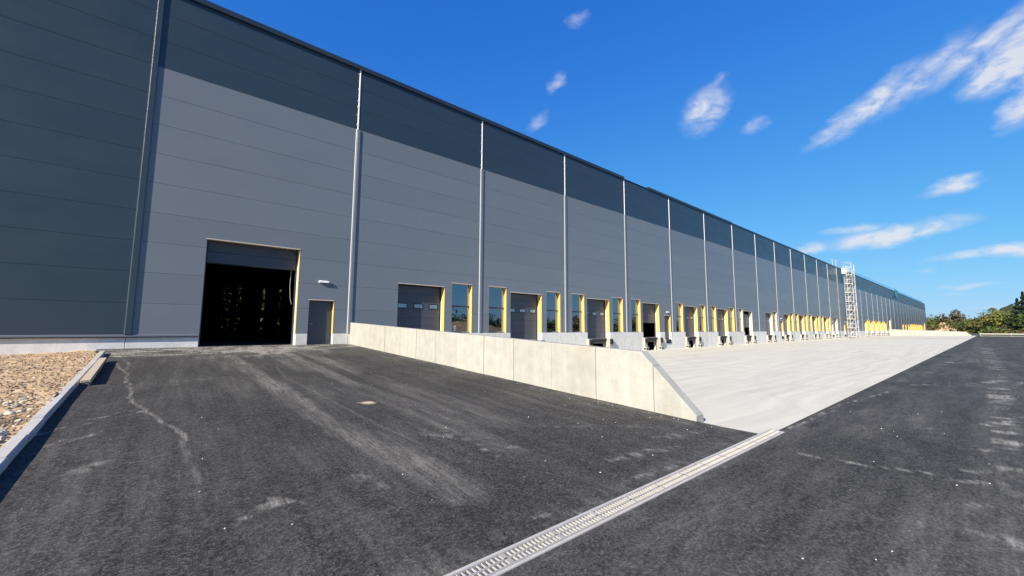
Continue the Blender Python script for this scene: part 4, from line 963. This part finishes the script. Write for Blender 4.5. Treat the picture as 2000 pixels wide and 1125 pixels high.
for k in range(60):                                         # shrubs along its foot
    px_ = 1800+330*g.rand(); dist = 250+60*g.rand(); x_, y_ = polar(px_, dist); hgt = 1.2+2.4*g.rand()*(1 if px_ > 1900 else .5)
    if x_ < 332 and y_ > -21: continue
    cards(x_, y_, hgt*.45, hgt*.9, hgt*.9, hgt*.6, 130, .7, g, GREENS[g.randint(8)], V, F, Cc)
tag(put('woodland', leaf_mesh('woodland', V, F, Cc)), 'mixed autumn woodland beyond the end of the road', kind='stuff')
V, F, Cc = [], [], []
for k in range(120):                                        # wood on the other side of the road and behind the hall
    if k < 80: x_, y_ = 4+330*g.rand(), -95-45*g.rand(); hgt = 4+4.5*g.rand()
    else: x_, y_ = -4+30*((k-80)/40.), 68+8*g.rand(); hgt = 12+3*g.rand()
    cards(x_, y_, hgt*.5, hgt*(.75 if k < 80 else .4), hgt*(.75 if k < 80 else .3), hgt*.62, 190 if k < 80 else 420, 1.0, g, GREENS[g.randint(8)], V, F, Cc)
tag(put('woodland', leaf_mesh('woodland', V, F, Cc)), 'woodland across the road, seen mirrored in the windows', kind='stuff')
def tree(name, label, px_, dist, hgt, wd, col, conifer=False, n=900, size=.7):
    x_, y_ = polar(px_, dist); root = empty(name, (x_, y_, -.06)); tag(root, label, 'tree'); V, F, Cc = [], [], []
    if conifer: cards(0, 0, hgt*.53, wd, wd, hgt*.47, n, size, g, col, V, F, Cc, True)
    else: cards(0, 0, hgt*.58, wd, wd, hgt*.42, n, size, g, col, V, F, Cc)
    put('crown', leaf_mesh('crown', V, F, Cc), root)
    t = MB(); t.tube((0, 0, 0), (.1, 0, hgt*(.95 if conifer else .6)), .35, 8, 0, .05)
    for k in range(6):
        a = k*1.1; z = hgt*(.25+.06*k); t.tube((0, 0, z), (math.cos(a)*wd*.6, math.sin(a)*wd*.6, z+wd*.3), .1, 5, 0, .03)
    t.build('trunk', M_BARK, root)
tree('spruce_tree', 'dark pointed spruce, the shorter of the pair at the picture edge', 1983, 300, 16.5, 6.0, (.022, .034, .017), True, 2200, .75)
tree('spruce_tree', 'tallest dark pointed spruce, at the edge of the wood', 1995.5, 300, 19.5, 6.5, (.020, .032, .017), True, 2400, .75)
tree('broadleaf_tree', 'yellow-green broad tree rising above the middle of the wood', 1941, 320, 11.5, 4.2, (.16, .17, .045), False, 1000, .9)
tree('broadleaf_tree', 'dark green broad tree beneath the spruces', 1990, 270, 9.0, 4.6, (.05, .075, .022), False, 1100, .9)
tree('broadleaf_tree', 'rusty brown tree above the wood near the warehouse end', 1863, 380, 15.0, 4.4, (.115, .09, .045), False, 900, .9)
tree('broadleaf_tree', 'thin brown tree next to the far warehouse corner', 1831, 390, 13.5, 2.4, (.10, .085, .045), False, 420, .8)
def hill():
    xs_ = np.linspace(0, 1, 90); V, F = [], []
    pts = []
    for k, t in enumerate(xs_):
        px_ = 1700+900*t; x_, y_ = polar(px_, 1500); hh = 20+38*math.exp(-((px_-1965)/45)**2)+26*math.exp(-((px_-2150)/90)**2)+3*math.sin(k*1.7)+2*math.sin(k*3.1)+4*g.rand(); pts.append((x_, y_, hh))
    mb = MB()
    for (a, b_) in zip(pts, pts[1:]):
        for s0, s1, q0, q1 in ((.82, .9, .0, .55), (.9, 1.0, .55, 1.0), (1.0, 1.25, 1.0, .2)):
            mb.face([(a[0]*s0, a[1]*s0, a[2]*q0-.5), (b_[0]*s0, b_[1]*s0, b_[2]*q0-.5), (b_[0]*s1, b_[1]*s1, b_[2]*q1-.5), (a[0]*s1, a[1]*s1, a[2]*q1-.5)])
    m, n, l, b2 = mat('wooded_hillside', (.05, .06, .03), .95, .1); w = world_coords(n, l)
    l.new(ramp(n, l, noise(n, l, w, .05, 8, .7), [(.3, (.035, .045, .022)), (.55, (.075, .085, .04)), (.75, (.13, .11, .06))]), b2.inputs['Base Color']); bump(n, l, b2, noise(n, l, w, .08, 6), 1, 6)
    return mb.build('hill', m)
tag(hill(), 'low wooded hill on the horizon', kind='structure')
# spoil heaps
def heap(name, label, loc, rx_, ry_, h, m, seed, parent=None):
    n_ = 46; u = np.linspace(-1.15, 1.15, n_); X, Y = np.meshgrid(u, u); r = np.hypot(X, Y)
    Z = h*np.clip(1-r, 0, 1)**.85*(.8+.4*fbm(X+9, Y+3, 2.2, 4, seed))+.25*h*(fbm(X+5, Y+5, 5, 4, seed+4)-.5)*np.clip(1.15-r, 0, 1)-.05
    me = bpy.data.meshes.new(name); i = (np.arange(n_-1)[None, :]+np.arange(n_-1)[:, None]*n_).ravel()
    me.from_pydata(np.stack([X.ravel()*rx_, Y.ravel()*ry_, Z.ravel()], 1).tolist(), [], np.stack([i, i+1, i+n_+1, i+n_], 1).tolist()); me.materials.append(m)
    o = put(name, me, None, loc); tag(o, label, 'heap'); return o
x_, y_ = polar(1834, 338); heap('rubble_heap', 'pale rubble heap in front of the wood by the warehouse end', (x_, y_, -.1), 10, 7, 6.2, M_SOIL, 2)
heap('earth_heap', 'brown earth heap across the road, mirrored in the first tall window', (42, -82, -.1), 17, 10, 5.2, M_SOIL, 5)
heap('earth_heap', 'lower brown earth heap across the road, mirrored in the second tall window', (72, -88, -.1), 22, 9, 4.2, M_SOIL, 8)
scene.render.engine = 'CYCLES'
scene.cycles.use_denoising = True
scene.cycles.max_bounces = 6
